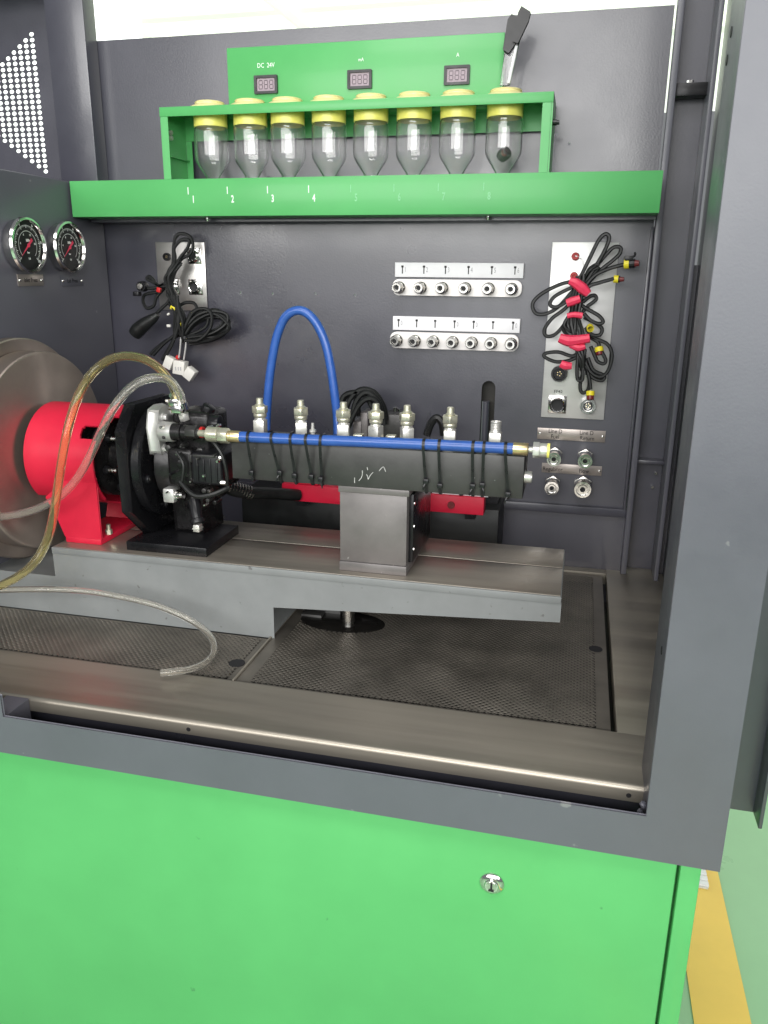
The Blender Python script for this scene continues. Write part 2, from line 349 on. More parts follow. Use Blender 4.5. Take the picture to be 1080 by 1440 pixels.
# stainless rim around the tray: rolled front edge
prof = [(1.034, -0.640), (1.034, -0.615)] + [(0.917 - 0.007*math.sin(a), -0.622 + 0.007*math.cos(a)) for a in [PI/2*k/8 for k in range(9)]] + [(0.910, -0.637), (0.913, -0.637), (0.914, -0.623), (0.919, -0.619), (1.030, -0.619), (1.030, -0.640)]
b = MB(); b.plate(prof, [], 1.70, lambda a, c, d: (0.2 - d, a, c)); b.build('front_rim', 'stainless', cab)
b = MB(); b.box(0.092, 0.21, 1.0345, 1.7275, -0.640, -0.615, 0.0015); b.build('right_rim', 'stainless', cab)
MB().box(-1.5, 0.0915, 1.672, 1.698, -0.640, -0.615, 0.001).build('back_rim', 'stainless', cab)
for x in (-0.503, 0.103): MB().cyl((x, 0.9105, -0.6285), (x, 0.9095, -0.6285), 0.0033, n=10).build('rim_hole', 'ink_black', cab)
MB().box(-1.5, 0.119, 0.856, 0.929, -0.672, -0.667).build('gutter', 'paint_dark', cab)
MB().box(-1.5, 0.119, 0.9295, 0.934, -0.69, -0.641).build('gutter_back', 'paint_dark', cab)
MB().box(-0.80, -0.763, 0.856, 0.909, -0.666, -0.616).build('gutter_end', 'paint_grey_lit', cab)
MB().box(-1.5, 0.2, 0.9345, 1.698, -0.70, -0.69).build('catch_pan', 'pan_dark', cab)
# green lower part
b = MB(); b.box(-1.5, 0.1625, 0.864, 0.882, -1.40, -0.675, 0.002); door = b.build('lower_door', 'paint_green', cab)
MB().box(0.1665, 0.1905, 0.864, 0.882, -1.42, -0.675, 0.002).build('corner_strip', 'paint_green', cab)
MB().box(-1.5, 0.1895, 0.884, 1.70, -1.40, -0.702).build('lower_body', 'paint_green', cab)
MB().box(-1.45, 0.17, 0.90, 1.68, FL + 0.001, -1.401).build('plinth', 'pan_dark', cab)
# quarter-turn latch on the green door
lk = MB(); lk.lathe([(0, .007), (.0085, .007), (.0095, .0055), (.0135, .0045), (.0158, .002), (.016, 0)], (-0.058, 0.864, -0.758), '-Y', 28)
lt = lk.build('door_latch', 'chrome', door)
b = MB(); b.cyl((-0.058, 0.8572, -0.758), (-0.058, 0.8562, -0.758), 0.0066, n=20); b.build('latch_core', 'nickel', door)
b = MB(); b.box(-0.0592, -0.0568, 0.8545, 0.8563, -0.7635, -0.7525); b.box(-0.0615, -0.0545, 0.8548, 0.8562, -0.7642, -0.7625); b.build('key_slot', 'ink_black', door)

# small ribbed white strip on the yellow line
wv = empty('ribbed_strip', (0.405, 1.83, FL + 0.004)); tag(wv, 'small white ribbed plastic strip lying on the yellow floor line', 'plastic strip')
for k in range(6): MB().box(0.385, 0.415, 1.78 + 0.02*k, 1.795 + 0.02*k, FL + 0.0045, FL + 0.012, 0.001).build('rib', 'white_label', wv)
MB().box(0.387, 0.413, 1.775, 1.90, FL + 0.0042, FL + 0.008).build('strip_base', 'plug_white', wv)

# ------------------------------------------------------------------ perforated trays (real holes)
def perforated(name, x0, x1, y0, y1, hx0, hx1, hy0, hy1, z, skip, label):
    root = empty(name, ((x0+x1)/2, (y0+y1)/2, z - 0.012)); tag(root, label, 'tray', 'perforated drip trays')
    p = 0.0098; r = 0.0022; d = 0.0012
    nx = int((hx1-hx0)/p); ny = int((hy1-hy0)/(p/2)); hx1 = hx0 + nx*p
    vs = []; fs = []
    dm = [(p/2, 0), (p/4, p/4), (0, p/2), (-p/4, p/4), (-p/2, 0), (-p/4, -p/4), (0, -p/2), (p/4, -p/4)]
    oc = [(r*math.cos(PI/4*k), r*math.sin(PI/4*k)) for k in range(8)]
    for j in range(ny):
        for i in range(nx):
            cx = hx0 + p*(i + 0.5 + (0.5 if j % 2 else 0)); cy = hy0 + (p/2)*(j + 0.5)
            if cx + p/2 > hx1 + p*0.55: continue
            if skip and skip(cx, cy): continue
            k0 = len(vs)
            # slight unevenness of the pressed sheet
            dz = 0.0004*math.sin(cx*23 + 1.3) * math.sin(cy*19)
            for q in dm: vs.append((cx+q[0], cy+q[1], z + dz))
            for q in oc: vs.append((cx+q[0], cy+q[1], z + dz - 0.0003))
            for q in oc: vs.append((cx+q[0]*.92, cy+q[1]*.92, z - d))
            for k in range(8):
                k2 = (k+1) % 8
                fs.append((k0+k, k0+k2, k0+8+k2, k0+8+k)); fs.append((k0+8+k, k0+8+k2, k0+16+k2, k0+16+k))
    off = WLOC[root]
    me = bpy.data.meshes.new('perforated_sheet'); me.from_pydata([(a-off.x, b_-off.y, c-off.z) for a, b_, c in vs], [], fs); me.update()
    me.materials.append(MT['perforated_steel'])
    o = bpy.data.objects.new('perforated_sheet', me); C.objects.link(o); o.parent = root
    # plain margins of the sheet
    e = 0.0002
    m = MB(); m.box(x0, x1, y0, hy0 - p*0.2, z - 0.0012, z - e); m.box(x0, x1, hy1 - p*0.2, y1, z - 0.0012, z - e); m.box(x0, hx0 + p*0.3, hy0, hy1, z - 0.00125, z - e*2); m.box(hx1 + p*.3, x1, hy0, hy1, z - 0.00125, z - e*2)
    m.build('sheet_margin', 'perforated_steel', root)
    m = MB(); m.box(x0, x1, y0, y0+.0015, z - 0.012, z-.0013); m.box(x0, x0 + .0015, y0+.0016, y1, z - 0.012, z-.0013); m.box(x1-.0015, x1, y0+.0016, y1, z - 0.012, z-.0013)
    m.build('sheet_flange', 'perforated_steel', root)
    return root
zt = -0.6185
sk = lambda x, y: ((x+0.388)/0.07)**2 + ((y-1.298)/0.036)**2 < 1
tr = perforated('perforated_tray', -0.488, 0.084, 1.038, 1.668, -0.468, 0.062, 1.045, 1.655, zt, sk, 'wide perforated steel drip tray under the overhanging end of the bed')
m = MB(); m.lathe([(0, .0016), (.078, .0016), (.080, .0010), (.080, -.002), (0, -.002)], (-0.388, 1.298, zt), 'Z', 48, ry=0.56); m.build('opening_plate', 'opening_dark', tr)  # dark plate added to stand for the darkness of the tray opening
m = MB(); m.box(-0.475, -0.40, 1.325, 1.36, zt - .03, zt + .012, .002); m.box(-0.47, -0.43, 1.30, 1.324, zt - .02, zt + .006, .001); m.build('drain_bracket', 'rail_steel', tr)
m = MB(); m.cyl((0.066, 1.302, zt - .0004), (0.066, 1.302, zt + 0.0005), 0.0115, n=24); m.build('finger_hole', 'ink_black', tr)
tl = perforated('perforated_tray', -1.34, -0.494, 1.038, 1.196, -1.33, -0.505, 1.045, 1.195, zt, lambda x, y: (x+0.51)**2 + (y-1.097)**2 < 0.014**2, 'narrow perforated steel drip tray in front of the bed, under the thin clear tube')
m = MB(); m.cyl((-0.51, 1.097, zt - .0006), (-0.51, 1.097, zt + 0.0004), 0.0135, n=24); m.build('finger_hole', 'ink_black', tl)
MB().box(-0.4925, -0.489, 1.038, 1.66, -0.640, -0.6155, 0.0008).build('tray_divider', 'stainless', cab)
# drain shaft under the bed
b = MB(); b.cyl((-0.373, 1.285, -0.68), (-0.373, 1.285, -0.552), 0.0115, n=20); b.cyl((-0.373, 1.285, -0.575), (-0.373, 1.285, -0.5525), 0.017, n=20); sh = b.build('drain_rod', 'nickel'); tag(sh, 'short vertical steel rod between the bed underside and the round tray opening', 'rod')
b = MB(); b.tube([(-0.47, 1.33, -0.60), (-0.43, 1.34, -0.585), (-0.38, 1.35, -0.59), (-0.33, 1.35, -0.60)], 0.007); b.tube([(-0.46, 1.36, -0.612), (-0.42, 1.33, -0.60), (-0.36, 1.34, -0.605)], 0.006)
tag(b.build('drain_cable', 'black_rubber'), 'dark cable lying in the shade behind the tray opening', 'cable')

# ================================================================== shelf, rack, bottles, display box
shf = empty('green_shelf', (-0.47, 1.64, 0.105)); tag(shf, 'long green metal shelf numbered below the row of glass bottles', 'shelf')
b = MB(); b.box(-1.056, 0.118, 1.575, 1.5775, 0.1065, 0.1765, 0.0008); fa = b.build('fascia', 'paint_green', shf)
MB().box(-1.056, 0.118, 1.578, 1.698, 0.174, 0.1765).build('top_sheet', 'paint_green', shf)
MB().box(-1.056, 0.118, 1.578, 1.64, 0.1065, 0.109).build('bottom_return', 'paint_green', shf)
MB().box(-1.056, 0.118, 1.641, 1.698, 0.100, 0.173).build('wall_bracket', 'paint_dark', shf)
for x in (-1.056, 0.1155): MB().box(x, x + 0.0025, 1.578, 1.64, 0.1095, 0.1738).build('end_sheet', 'paint_green', shf)
for x in (-0.773, -0.19): MB().lathe([(0, -.008), (.004, -.007), (.0055, -.003), (.0055, 0), (0, 0)], (x, 1.625, 0.1064), 'Z', 12).build('bolt', 'chrome', shf)
NX = [-0.778 + 0.0848*k for k in range(8)]
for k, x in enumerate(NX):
    text('numeral', str(k+1), 0.019, 'ink_white' if k < 4 else 'ink_washed_out', fa, (x, 1.5747, 0.1375), sx=0.62, bold=0.0004)
    MB().box(x - 0.0112, x - 0.0096, 1.5743, 1.5749, 0.1475, 0.161).build('tick_mark', 'ink_white' if k < 4 else 'ink_washed_out', fa)
# rack
rk = empty('bottle_rack', (-0.462, 1.635, 0.177)); tag(rk, 'green metal rack frame carrying eight glass bottles on the shelf', 'rack')
BX = [-0.7605, -0.6745, -0.5955, -0.5105, -0.4255, -0.3405, -0.2565, -0.1685]
b = MB(); b.plate([(-0.845, 1.585), (-0.079, 1.585), (-0.079, 1.685), (-0.845, 1.685)], [circ(x, 1.635, 0.0325, 24) for x in BX], 0.003, XY(0.3095)); b.build('top_sheet', 'paint_green', rk, smooth=25)
MB().box(-0.845, -0.079, 1.583, 1.5848, 0.2925, 0.3096, 0.0006).build('front_lip', 'paint_green', rk)
MB().box(-0.845, -0.079, 1.6852, 1.687, 0.262, 0.3096).build('back_lip', 'paint_green', rk)
for x0, x1 in ((-0.845, -0.842), (-0.082, -0.079)): MB().box(x0, x1, 1.5852, 1.685, 0.1775, 0.306).build('side_sheet', 'paint_green', rk)
MB().box(-0.8418, -0.828, 1.583, 1.5848, 0.1775, 0.2922).build('front_upright', 'paint_green', rk)
MB().box(-0.0975, -0.0823, 1.583, 1.5848, 0.1775, 0.2922).build('front_upright', 'paint_green', rk)
MB().box(-0.8418, -0.829, 1.6852, 1.687, 0.1775, 0.2615).build('rear_upright', 'paint_green', rk)
MB().box(-0.841, -0.835, 1.60, 1.684, 0.222, 0.2245).build('inner_tab', 'paint_green', rk)
for z in (0.268, 0.258): MB().cyl((-0.8418, 1.612, z), (-0.835, 1.612, z), 0.0045, n=8).build('screw', 'zinc_white', rk)
b = MB(); b.cyl((-0.079, 1.60, 0.262), (-0.0715, 1.60, 0.262), 0.005, n=10); b.cyl((-0.0715, 1.60, 0.262), (-0.067, 1.60, 0.262), 0.0038, n=10); b.build('side_bolt', 'black_metal', rk)
# bottle, origin at its foot
btl = empty('measuring_bottle', (BX[0], 1.635, 0.1775))
h = 0.1775
op = [(.0125, 0), (.0130, .004), (.0150, .009), (.0225, .020), (.0300, .031), (.0335, .038), (.0345, .046), (.0345, .091), (.0335, .097), (.0312, .100), (.0312, .140)]
ip = [(r - .0022, z) for r, z in op]
b = MB(); b.lathe(op + ip[::-1] + [op[0]], (0, 0, 0), 'Z', 40); gl = b.build('glass_body', 'bottle_plastic', btl, local=True, smooth=50)
b = MB(); b.lathe([(.0314, .1005), (.0334, .1005), (.0334, .1285), (.0314, .1285), (.0314, .1005)], (0, 0, 0), 'Z', 36); b.build('collar', 'collar_yellow', btl, local=True)
b = MB(); b.lathe([(.034, .1325), (.0425, .1325), (.0432, .1345), (.0420, .1360), (.0370, .1385), (.0325, .1408), (.0290, .1426), (.0290, .1440), (.0300, .1452), (.0285, .1472), (.016, .1480), (.015, .145), (0, .145)], (0, 0, 0), 'Z', 36); b.build('cap', 'cap_yellow', btl, local=True, smooth=50)
pl = MB(); pl.lathe([(.006, .1225), (.026, .1225), (.026, .128), (.006, .128), (.006, .1225)], (0, 0, 0), 'Z', 24); pl.build('stopper', 'cap_yellow', btl, local=True)
words = ['one', 'two', 'three', 'four', 'five', 'six', 'seven', 'eight']
for k in range(8):
    r = btl if k == 0 else copy_tree(btl)
    r.location = (BX[k], 1.635, 0.1775)
    extra = ', at the left end of the rack' if False else ''
    lab = 'clear glass measuring bottle with yellow cap above the white numeral %s' % words[k]
    if k == 7: lab = 'clear glass measuring bottle with a dark red plug inside, next to the rack upright'
    tag(r, lab, 'bottle', 'glass bottles in the green rack')
b = MB(); b.lathe([(0, -.011), (.010, -.010), (.0115, -.004), (.0115, .006), (.009, .010), (0, .011)], (-0.165, 1.62, 0.2145), Matrix.Rotation(0.9, 3, 'Y') @ Matrix.Rotation(0.5, 3, 'X'), 14)
pg = b.build('rubber_plug', 'black_rubber'); tag(pg, 'dark plug with red centre lying inside a glass bottle', 'plug')
b = MB(); b.lathe([(0, .0005), (.006, .0005), (.0065, -.001)], (-0.1635, 1.6085, 0.2155), Matrix.Rotation(1.3, 3, 'X') @ Matrix.Rotation(0.35, 3, 'Y'), 12); b.build('red_centre', 'wire_dark_red', pg)
# clear sleeve with black clip sticking out of the last bottle
cl = empty('clip_sleeve', (-0.168, 1.625, 0.33)); tag(cl, 'black clip on a clear plastic sleeve standing up from the last bottle cap', 'clip')
b = MB(); b.plate([(-0.178, 0.331), (-0.162, 0.331), (-0.148, 0.402), (-0.171, 0.394)], [], 0.004, XZ(1.622)); b.build('sleeve', 'glass', cl, bevel=0.001)
b = MB(); b.tube([(-0.163, 1.618, 0.333), (-0.157, 1.617, 0.365), (-0.152, 1.617, 0.392)], 0.003); b.build('inner_tube', 'white_label', cl)
b = MB(); b.prism([(-0.1745, 0.387), (-0.1655, 0.3815), (-0.1555, 0.394), (-0.1475, 0.434), (-0.163, 0.4405), (-0.1685, 0.433)], 0.012, XZ(1.612)); b.build('jaw', 'black_plastic', cl, bevel=0.0012)
b = MB(); b.prism([(-0.158, 0.398), (-0.1495, 0.395), (-0.1335, 0.428), (-0.1305, 0.441), (-0.1455, 0.450), (-0.1500, 0.442)], 0.010, XZ(1.606)); b.build('lever', 'black_plastic', cl, bevel=0.0012)
# display box behind the bottles
db = empty('display_box', (-0.452, 1.68, 0.2985)); tag(db, 'green instrument box with three small digital displays behind the bottles', 'instrument box')
b = MB(); b.box(-0.729, -0.178, 1.657, 1.699, 0.2985, 0.4255, 0.0015); bx = b.build('box_body', 'paint_green', db)
for x, z, cap, cs in ((-0.6465, 0.3565, 'DC  24V', 0.0120), (-0.4535, 0.358, 'mA', 0.009), (-0.264, 0.3575, 'A', 0.010)):
    b = MB(); b.plate(rrect(x-.0243, x+.0243, z-.0165, z+.0165, .001, 1), [rrect(x-.0192, x+.0192, z-.0118, z+.0118, .0005, 1)], 0.006, XZ(1.651)); mt = b.build('meter', 'black_plastic', db, smooth=20)
    MB().box(x-.0192, x+.0192, 1.6545, 1.6568, z-.0118, z+.0118).build('screen', 'lcd', mt)
    b = MB()
    for q in (-1, 0, 1):
        cx = x + q*0.0112
        for seg in ((-.0034, .0034, .0068, .0082), (-.0034, .0034, -.0007, .0007), (-.0034, .0034, -.0082, -.0068), (-.0042, -.0030, .0010, .0066), (.0030, .0042, .0010, .0066), (-.0042, -.0030, -.0066, -.0010), (.0030, .0042, -.0066, -.0010)):
            b.box(cx+seg[0], cx+seg[1], 1.6541, 1.6544, z+seg[2], z+seg[3])
    b.build('digits', 'lcd_dark', mt)
    text('lettering', cap, cs, 'ink_white', bx, (x + (0.0 if cap != 'mA' else 0.002), 1.6567, z + 0.0345), sx=0.85)

# ================================================================== gauges on the side housing
gg = empty('pressure_gauge', (-1.0595, 1.395, 0.044), SIDE)
b = MB(); b.lathe([(0, .001), (.046, .001), (.0475, .004), (.0475, .018), (.0515, .019), (.0525, .022), (.0505, .0265), (.0465, .0275), (.0455, .0245), (.0445, .0225)], (0, 0, 0), 'Z', 48); b.build('bezel', 'chrome', gg, local=True, smooth=40)
b = MB(); b.lathe([(0, .0212), (.0444, .0212), (.0446, .0200)], (0, 0, 0), 'Z', 40); dl = b.build('dial', 'dial_black', gg, local=True)
b = MB()
A0, A1 = math.radians(225), math.radians(-45)
def ring(b, r, w, z, a0, a1, n=48):
    vs = []; fs = []
    for k in range(n+1):
        a = a0 + (a1-a0)*k/n
        for rr in (r-w/2, r+w/2): vs.append((rr*math.cos(a), rr*math.sin(a), z))
    for k in range(n): fs.append((2*k, 2*k+1, 2*k+3, 2*k+2))
    b._add(vs, fs)
ring(b, .0262, .0011, .0216, A0, A1); ring(b, .0365, .0007, .0216, A0, A1)
for k in range(51):
    a = A0 + (A1-A0)*k/50; r0, r1, w = (.0315, .0365, .0009) if k % 5 == 0 else (.0335, .0365, .0005)
    c, s_ = math.cos(a), math.sin(a)
    b._add([(r0*c - w*s_, r0*s_ + w*c, .0216), (r1*c - w*s_, r1*s_ + w*c, .0216), (r1*c + w*s_, r1*s_ - w*c, .0216), (r0*c + w*s_, r0*s_ - w*c, .0216)], [(0, 1, 2, 3)])
b.build('scale', 'ink_white', dl, local=True)
for k in range(6):
    a = A0 + (A1-A0)*k/5
    text('numeral', str(2*k), 0.0075, 'ink_white', dl, (.0405*math.cos(a), .0405*math.sin(a), .0217), rot=None, local=True)
    if k in (1, 2, 3, 4): text('numeral', str(4*k), 0.0055, 'ink_white', dl, (.0212*math.cos(a), .0212*math.sin(a), .0217), rot=None, local=True)
text('lettering', 'MPa', 0.0068, 'ink_white', dl, (0.002, .009, .0217), rot=None, local=True, bold=0.0003)
text('lettering', 'bar', 0.005, 'ink_white', dl, (0.0, -.013, .0217), rot=None, local=True)
text('lettering', '1.6', 0.005, 'ink_white', dl, (0.001, -.024, .0217), rot=None, local=True)
b = MB(); a = math.radians(222); c, s_ = math.cos(a), math.sin(a)
b.prism([(.030*c, .030*s_), (-.006*c - .0022*s_, -.006*s_ + .0022*c), (-.017*c - .0030*s_, -.017*s_ + .0030*c), (-.017*c + .0030*s_, -.017*s_ - .0030*c), (-.006*c + .0022*s_, -.006*s_ - .0022*c)], .0006, lambda p, q, d: (p, q, .0232 - d)); b.lathe([(0, .0228), (.0035, .0228), (.0035, .0242), (0, .0245)], (0, 0, 0), 'Z', 14)
b.build('pointer', 'tape_pink', gg, local=True)
b = MB(); b.lathe([(0, .0254), (.0452, .0254), (.0452, .0248), (0, .0248)], (0, 0, 0), 'Z', 40); b.build('glass_cover', 'glass_clear', gg, local=True)
g2 = copy_tree(gg); g2.location = (-1.0595, 1.526, 0.0445)
tag(gg, 'round pressure gauge with chrome bezel above the brighter bronze name plate', 'gauge', 'pressure gauges')
tag(g2, 'round pressure gauge with chrome bezel nearer the back panel, below the shelf end', 'gauge', 'pressure gauges')
def plate_side(y, z, w, h, m, txt, label):
    r = empty('name_plate', (-1.0595, y, z - h/2)); tag(r, label, 'name plate')
    MB().box(-1.0598, -1.0585, y - w/2, y + w/2, z - h/2, z + h/2, 0.0003).build('plate', m, r)
    for s_ in (-1, 1): MB().lathe([(0, .002), (.0025, .0015), (.0034, 0)], (-1.0585, y + s_*(w/2 - .006), z), 'X', 10).build('screw', 'chrome', r)
    text('lettering', txt, 0.012, 'ink_black', r, (-1.0584, y, z), rot=SIDE, sx=0.8)
plate_side(1.420, -0.020, 0.078, 0.022, 'name_metal', 'Inlet Press', 'small bronze name plate with two screws below the outer pressure gauge')
plate_side(1.556, -0.022, 0.078, 0.022, 'paint_grey_lit', 'Lub Press', 'small dull grey name plate with two screws below the inner pressure gauge')

# ================================================================== back wall fittings
def socket_square(root, x, z, y=1.6985, s=0.0165, hole='ink_black', rr=0.0095, metal='chrome', depth=0.010):
    b = MB(); b.box(x-s, x+s, y-.0035, y, z-s, z+s, 0.001); f = b.build('socket', metal, root)
    b = MB(); b.lathe([(rr+.003, 0), (rr+.003, depth), (rr+.0015, depth+.001), (rr, depth), (rr, .001), (0, .001)], (x, y-.0035, z), '-Y', 24); b.build('barrel', metal, f)
    b = MB(); b.cyl((x, y-.0046, z), (x, y-.0066, z), rr*.98, n=20); b.build('insert', hole, f)
    for sx in (-1, 1):
        for sz in (-1, 1): MB().cyl((x+sx*s*.72, y-.0035, z+sz*s*.72), (x+sx*s*.72, y-.0047, z+sz*s*.72), 0.0019, n=8).build('screw', 'nickel', f)
    return f
def socket_round(root, x, z, r, y=1.6985, m='black_plastic', depth=0.008):
    b = MB(); b.lathe([(r, 0), (r, depth*.6), (r*.92, depth), (r*.74, depth), (r*.7, .002), (0, .002)], (x, y, z), '-Y', 28); f = b.build('socket', m, root)
    b = MB(); b.lathe([(r*.55, .002), (r*.55, depth*.8), (r*.42, depth*.8), (r*.42, .002)], (x, y, z), '-Y', 20); b.build('insert', 'black_metal', f)
    for k in range(5): MB().cyl((x + r*.25*math.cos(k*1.257), y-.002, z + r*.25*math.sin(k*1.257)), (x + r*.25*math.cos(k*1.257), y-.006, z + r*.25*math.sin(k*1.257)), r*.07, n=6).build('pin', 'brass', f)
    return f
# left connector plate
pl_ = empty('connector_plate', (-0.877, 1.699, -0.085)); tag(pl_, 'upright steel plate with square flanged sockets behind the harness with white plugs', 'connector plate')
MB().box(-0.936, -0.818, 1.6955, 1.6985, -0.085, 0.061, 0.0008).build('plate', 'plate_metal', pl_)
socket_square(pl_, -0.842, 0.032, 1.6955); socket_square(pl_, -0.843, -0.034, 1.6955); socket_square(pl_, -0.899, -0.034, 1.6955)
socket_round(pl_, -0.908, 0.030, 0.0085, 1.6955)
# right connector plate
pr = empty('connector_plate', (-0.005, 1.699, -0.287)); tag(pr, 'tall pale metal plate with round sockets and red jacks behind the pink-taped harness', 'connector plate')
MB().box(-0.069, 0.059, 1.6955, 1.6985, -0.287, 0.062, 0.0008).build('plate', 'plate_pale', pr)
for z in (0.035, -0.002): 
    b = MB(); b.lathe([(.0078, 0), (.0078, .004), (.006, .008), (.0035, .008), (.003, .002), (0, .002)], (-0.0225, 1.6955, z), '-Y', 16); b.build('jack', 'wire_red', pr)
socket_round(pr, -0.0375, -0.195, 0.0165, 1.6955, depth=0.014); socket_square(pr, -0.037, -0.259, 1.6955, s=0.0185, rr=0.0125, depth=0.012); socket_round(pr, 0.025, -0.259, 0.0165, 1.6955, m='chrome', depth=0.012)
text('lettering', 'FF42', 0.0085, 'ink_black', pr, (-0.037, 1.6952, -0.2325), sx=1.1)
# label strips and outlet bars
def strip(x0, x1, z0, z1, xs, digits, label):
    r = empty('label_strip', ((x0+x1)/2, 1.699, z0)); tag(r, label, 'label strip')
    MB().box(x0, x1, 1.690, 1.6985, z0, z1, 0.0008).build('strip', 'white_label', r)
    for x, d in zip(xs, digits):
        b = MB(); zc = (z0+z1)/2
        b.box(x-.0010, x+.0010, 1.6893, 1.68985, zc-.0075, zc+.0085); b.box(x-.0024, x+.0024, 1.6892, 1.6898, zc+.0045, zc+.0085); b.build('mark', 'ink_black', r)
        if d: text('numeral', d, 0.014, 'ink_grey', r, (x+.0065, 1.68975, zc), sx=0.6)
X1 = [-0.375, -0.3295, -0.2845, -0.237, -0.1895, -0.143]
X2 = [-0.3785, -0.3395, -0.30, -0.259, -0.219, -0.179, -0.138]
strip(-0.387, -0.122, -0.0075, 0.0215, [x + .004 for x in X1], '123456', 'white label strip with six numbered marks, upper one of two below the shelf')
strip(-0.390, -0.123, -0.1155, -0.087, [x + .001 for x in X2], ['0', '', '', '0', '0', '', '0'], 'white label strip with seven marks, lower one of two below the shelf')
port0 = None
def make_port():
    t = MB(); t.lathe([(.0125, 0), (.0125, .007), (.0115, .008), (.0095, .009), (.0095, .017), (.0112, .018), (.0116, .021), (.0116, .026), (.0098, .029), (.0098, .035), (.0090, .0365), (.0058, .0365), (.0052, .030), (0, .030)], (0, 0, 0), 'Z', 20)
    return t
def bar(x0, x1, z0, z1, xs, zc, label):
    r = empty('outlet_bar', ((x0+x1)/2, 1.699, z0)); tag(r, label, 'outlet bar')
    b = MB(); b.prism(rrect(x0, x1, z0, z1, 0.0125, 6), 0.0115, XZ(1.687)); b.build('bar', 'bar_white', r, bevel=0.0008)
    first = None
    for x in xs:
        if first is None:
            first = make_port().build('outlet_port', 'nickel', r, local=True)
            ins = MB().lathe([(0, .0312), (.0048, .0312), (.0050, .0302)], (0, 0, 0), 'Z', 14).build('bore', 'ink_black', first, local=True); p = first
        else:
            p = copy_tree(first, r)
        p.rotation_euler = FRONT; p.location = Vector((x, 1.687, zc)) - WLOC[r]
bar(-0.390, -0.1245, -0.0435, -0.0125, X1, -0.0285, 'white rounded bar with six metal outlet ports below the upper label strip')
bar(-0.394, -0.125, -0.152, -0.120, X2, -0.1365, 'white rounded bar with seven metal outlet ports below the lower label strip')
# name plates and quick couplers at the lower right
def plate_front(x0, x1, z0, z1, rows, label, scr):
    r = empty('name_plate', ((x0+x1)/2, 1.699, z0)); tag(r, label, 'name plate')
    MB().box(x0, x1, 1.6972, 1.6992, z0, z1, 0.0003).build('plate', 'name_metal', r)
    for x in scr: MB().lathe([(0, .002), (.0025, .0015), (.0033, 0)], (x, 1.6972, (z0+z1)/2), '-Y', 10).build('screw', 'chrome', r)
    for x, z, s_ in rows: text('lettering', s_, 0.0125, 'ink_black', r, (x, 1.6969, z), sx=0.85)
plate_front(-0.074, 0.0655, -0.3345, -0.3105, [(-0.037, -0.3165, 'Line D'), (-0.037, -0.3280, 'Fuel'), (0.027, -0.3165, 'Line D'), (0.029, -0.3280, 'Return')], 'metal name plate reading Fuel and Return above the upper pair of couplers', (-0.069, 0.060))
plate_front(-0.060, 0.0645, -0.4065, -0.3860, [(-0.037, -0.3985, 'Regulator'), (0.028, -0.3985, 'Flow')], 'metal name plate reading Regulator and Flow between the pairs of couplers', (0.0595,))
def coupler(x, z, L, r, label):
    t = empty('quick_coupler', (x, 1.6985, z), FRONT); tag(t, label, 'coupler', 'quick couplers on the back panel')
    b = MB(); b.hexa((0, 0, 0), (0, 0, .011), r*1.12); b.build('hex_base', 'nickel', t, local=True, bevel=0.0006)
    b = MB(); b.lathe([(r*.8, .011), (r*.8, .018), (r*.95, .019), (r, .022), (r, .030), (r*.9, .0315), (r*.9, .034), (r, .0355), (r, L-.004), (r*.93, L), (r*.72, L), (r*.68, L-.006), (r*.55, L-.006), (r*.5, L-.002), (r*.3, L-.002), (r*.26, L-.014), (0, L-.014)], (0, 0, 0), 'Z', 28); b.build('sleeve', 'chrome', t, local=True)
    b = MB(); b.lathe([(0, L-.0125), (r*.255, L-.0125), (r*.255, L-.0135)], (0, 0, 0), 'Z', 12); b.build('bore', 'ink_black', t, local=True)
coupler(-0.035, -0.366, 0.052, 0.0155, 'chrome quick coupler at Fuel, half hidden by the brass hose end')
coupler(0.028, -0.366, 0.052, 0.0155, 'chrome quick coupler below the word Return')
coupler(-0.035, -0.428, 0.052, 0.0155, 'chrome quick coupler below the word Regulator')
coupler(0.028, -0.428, 0.046, 0.0185, 'wider chrome quick coupler below the word Flow')

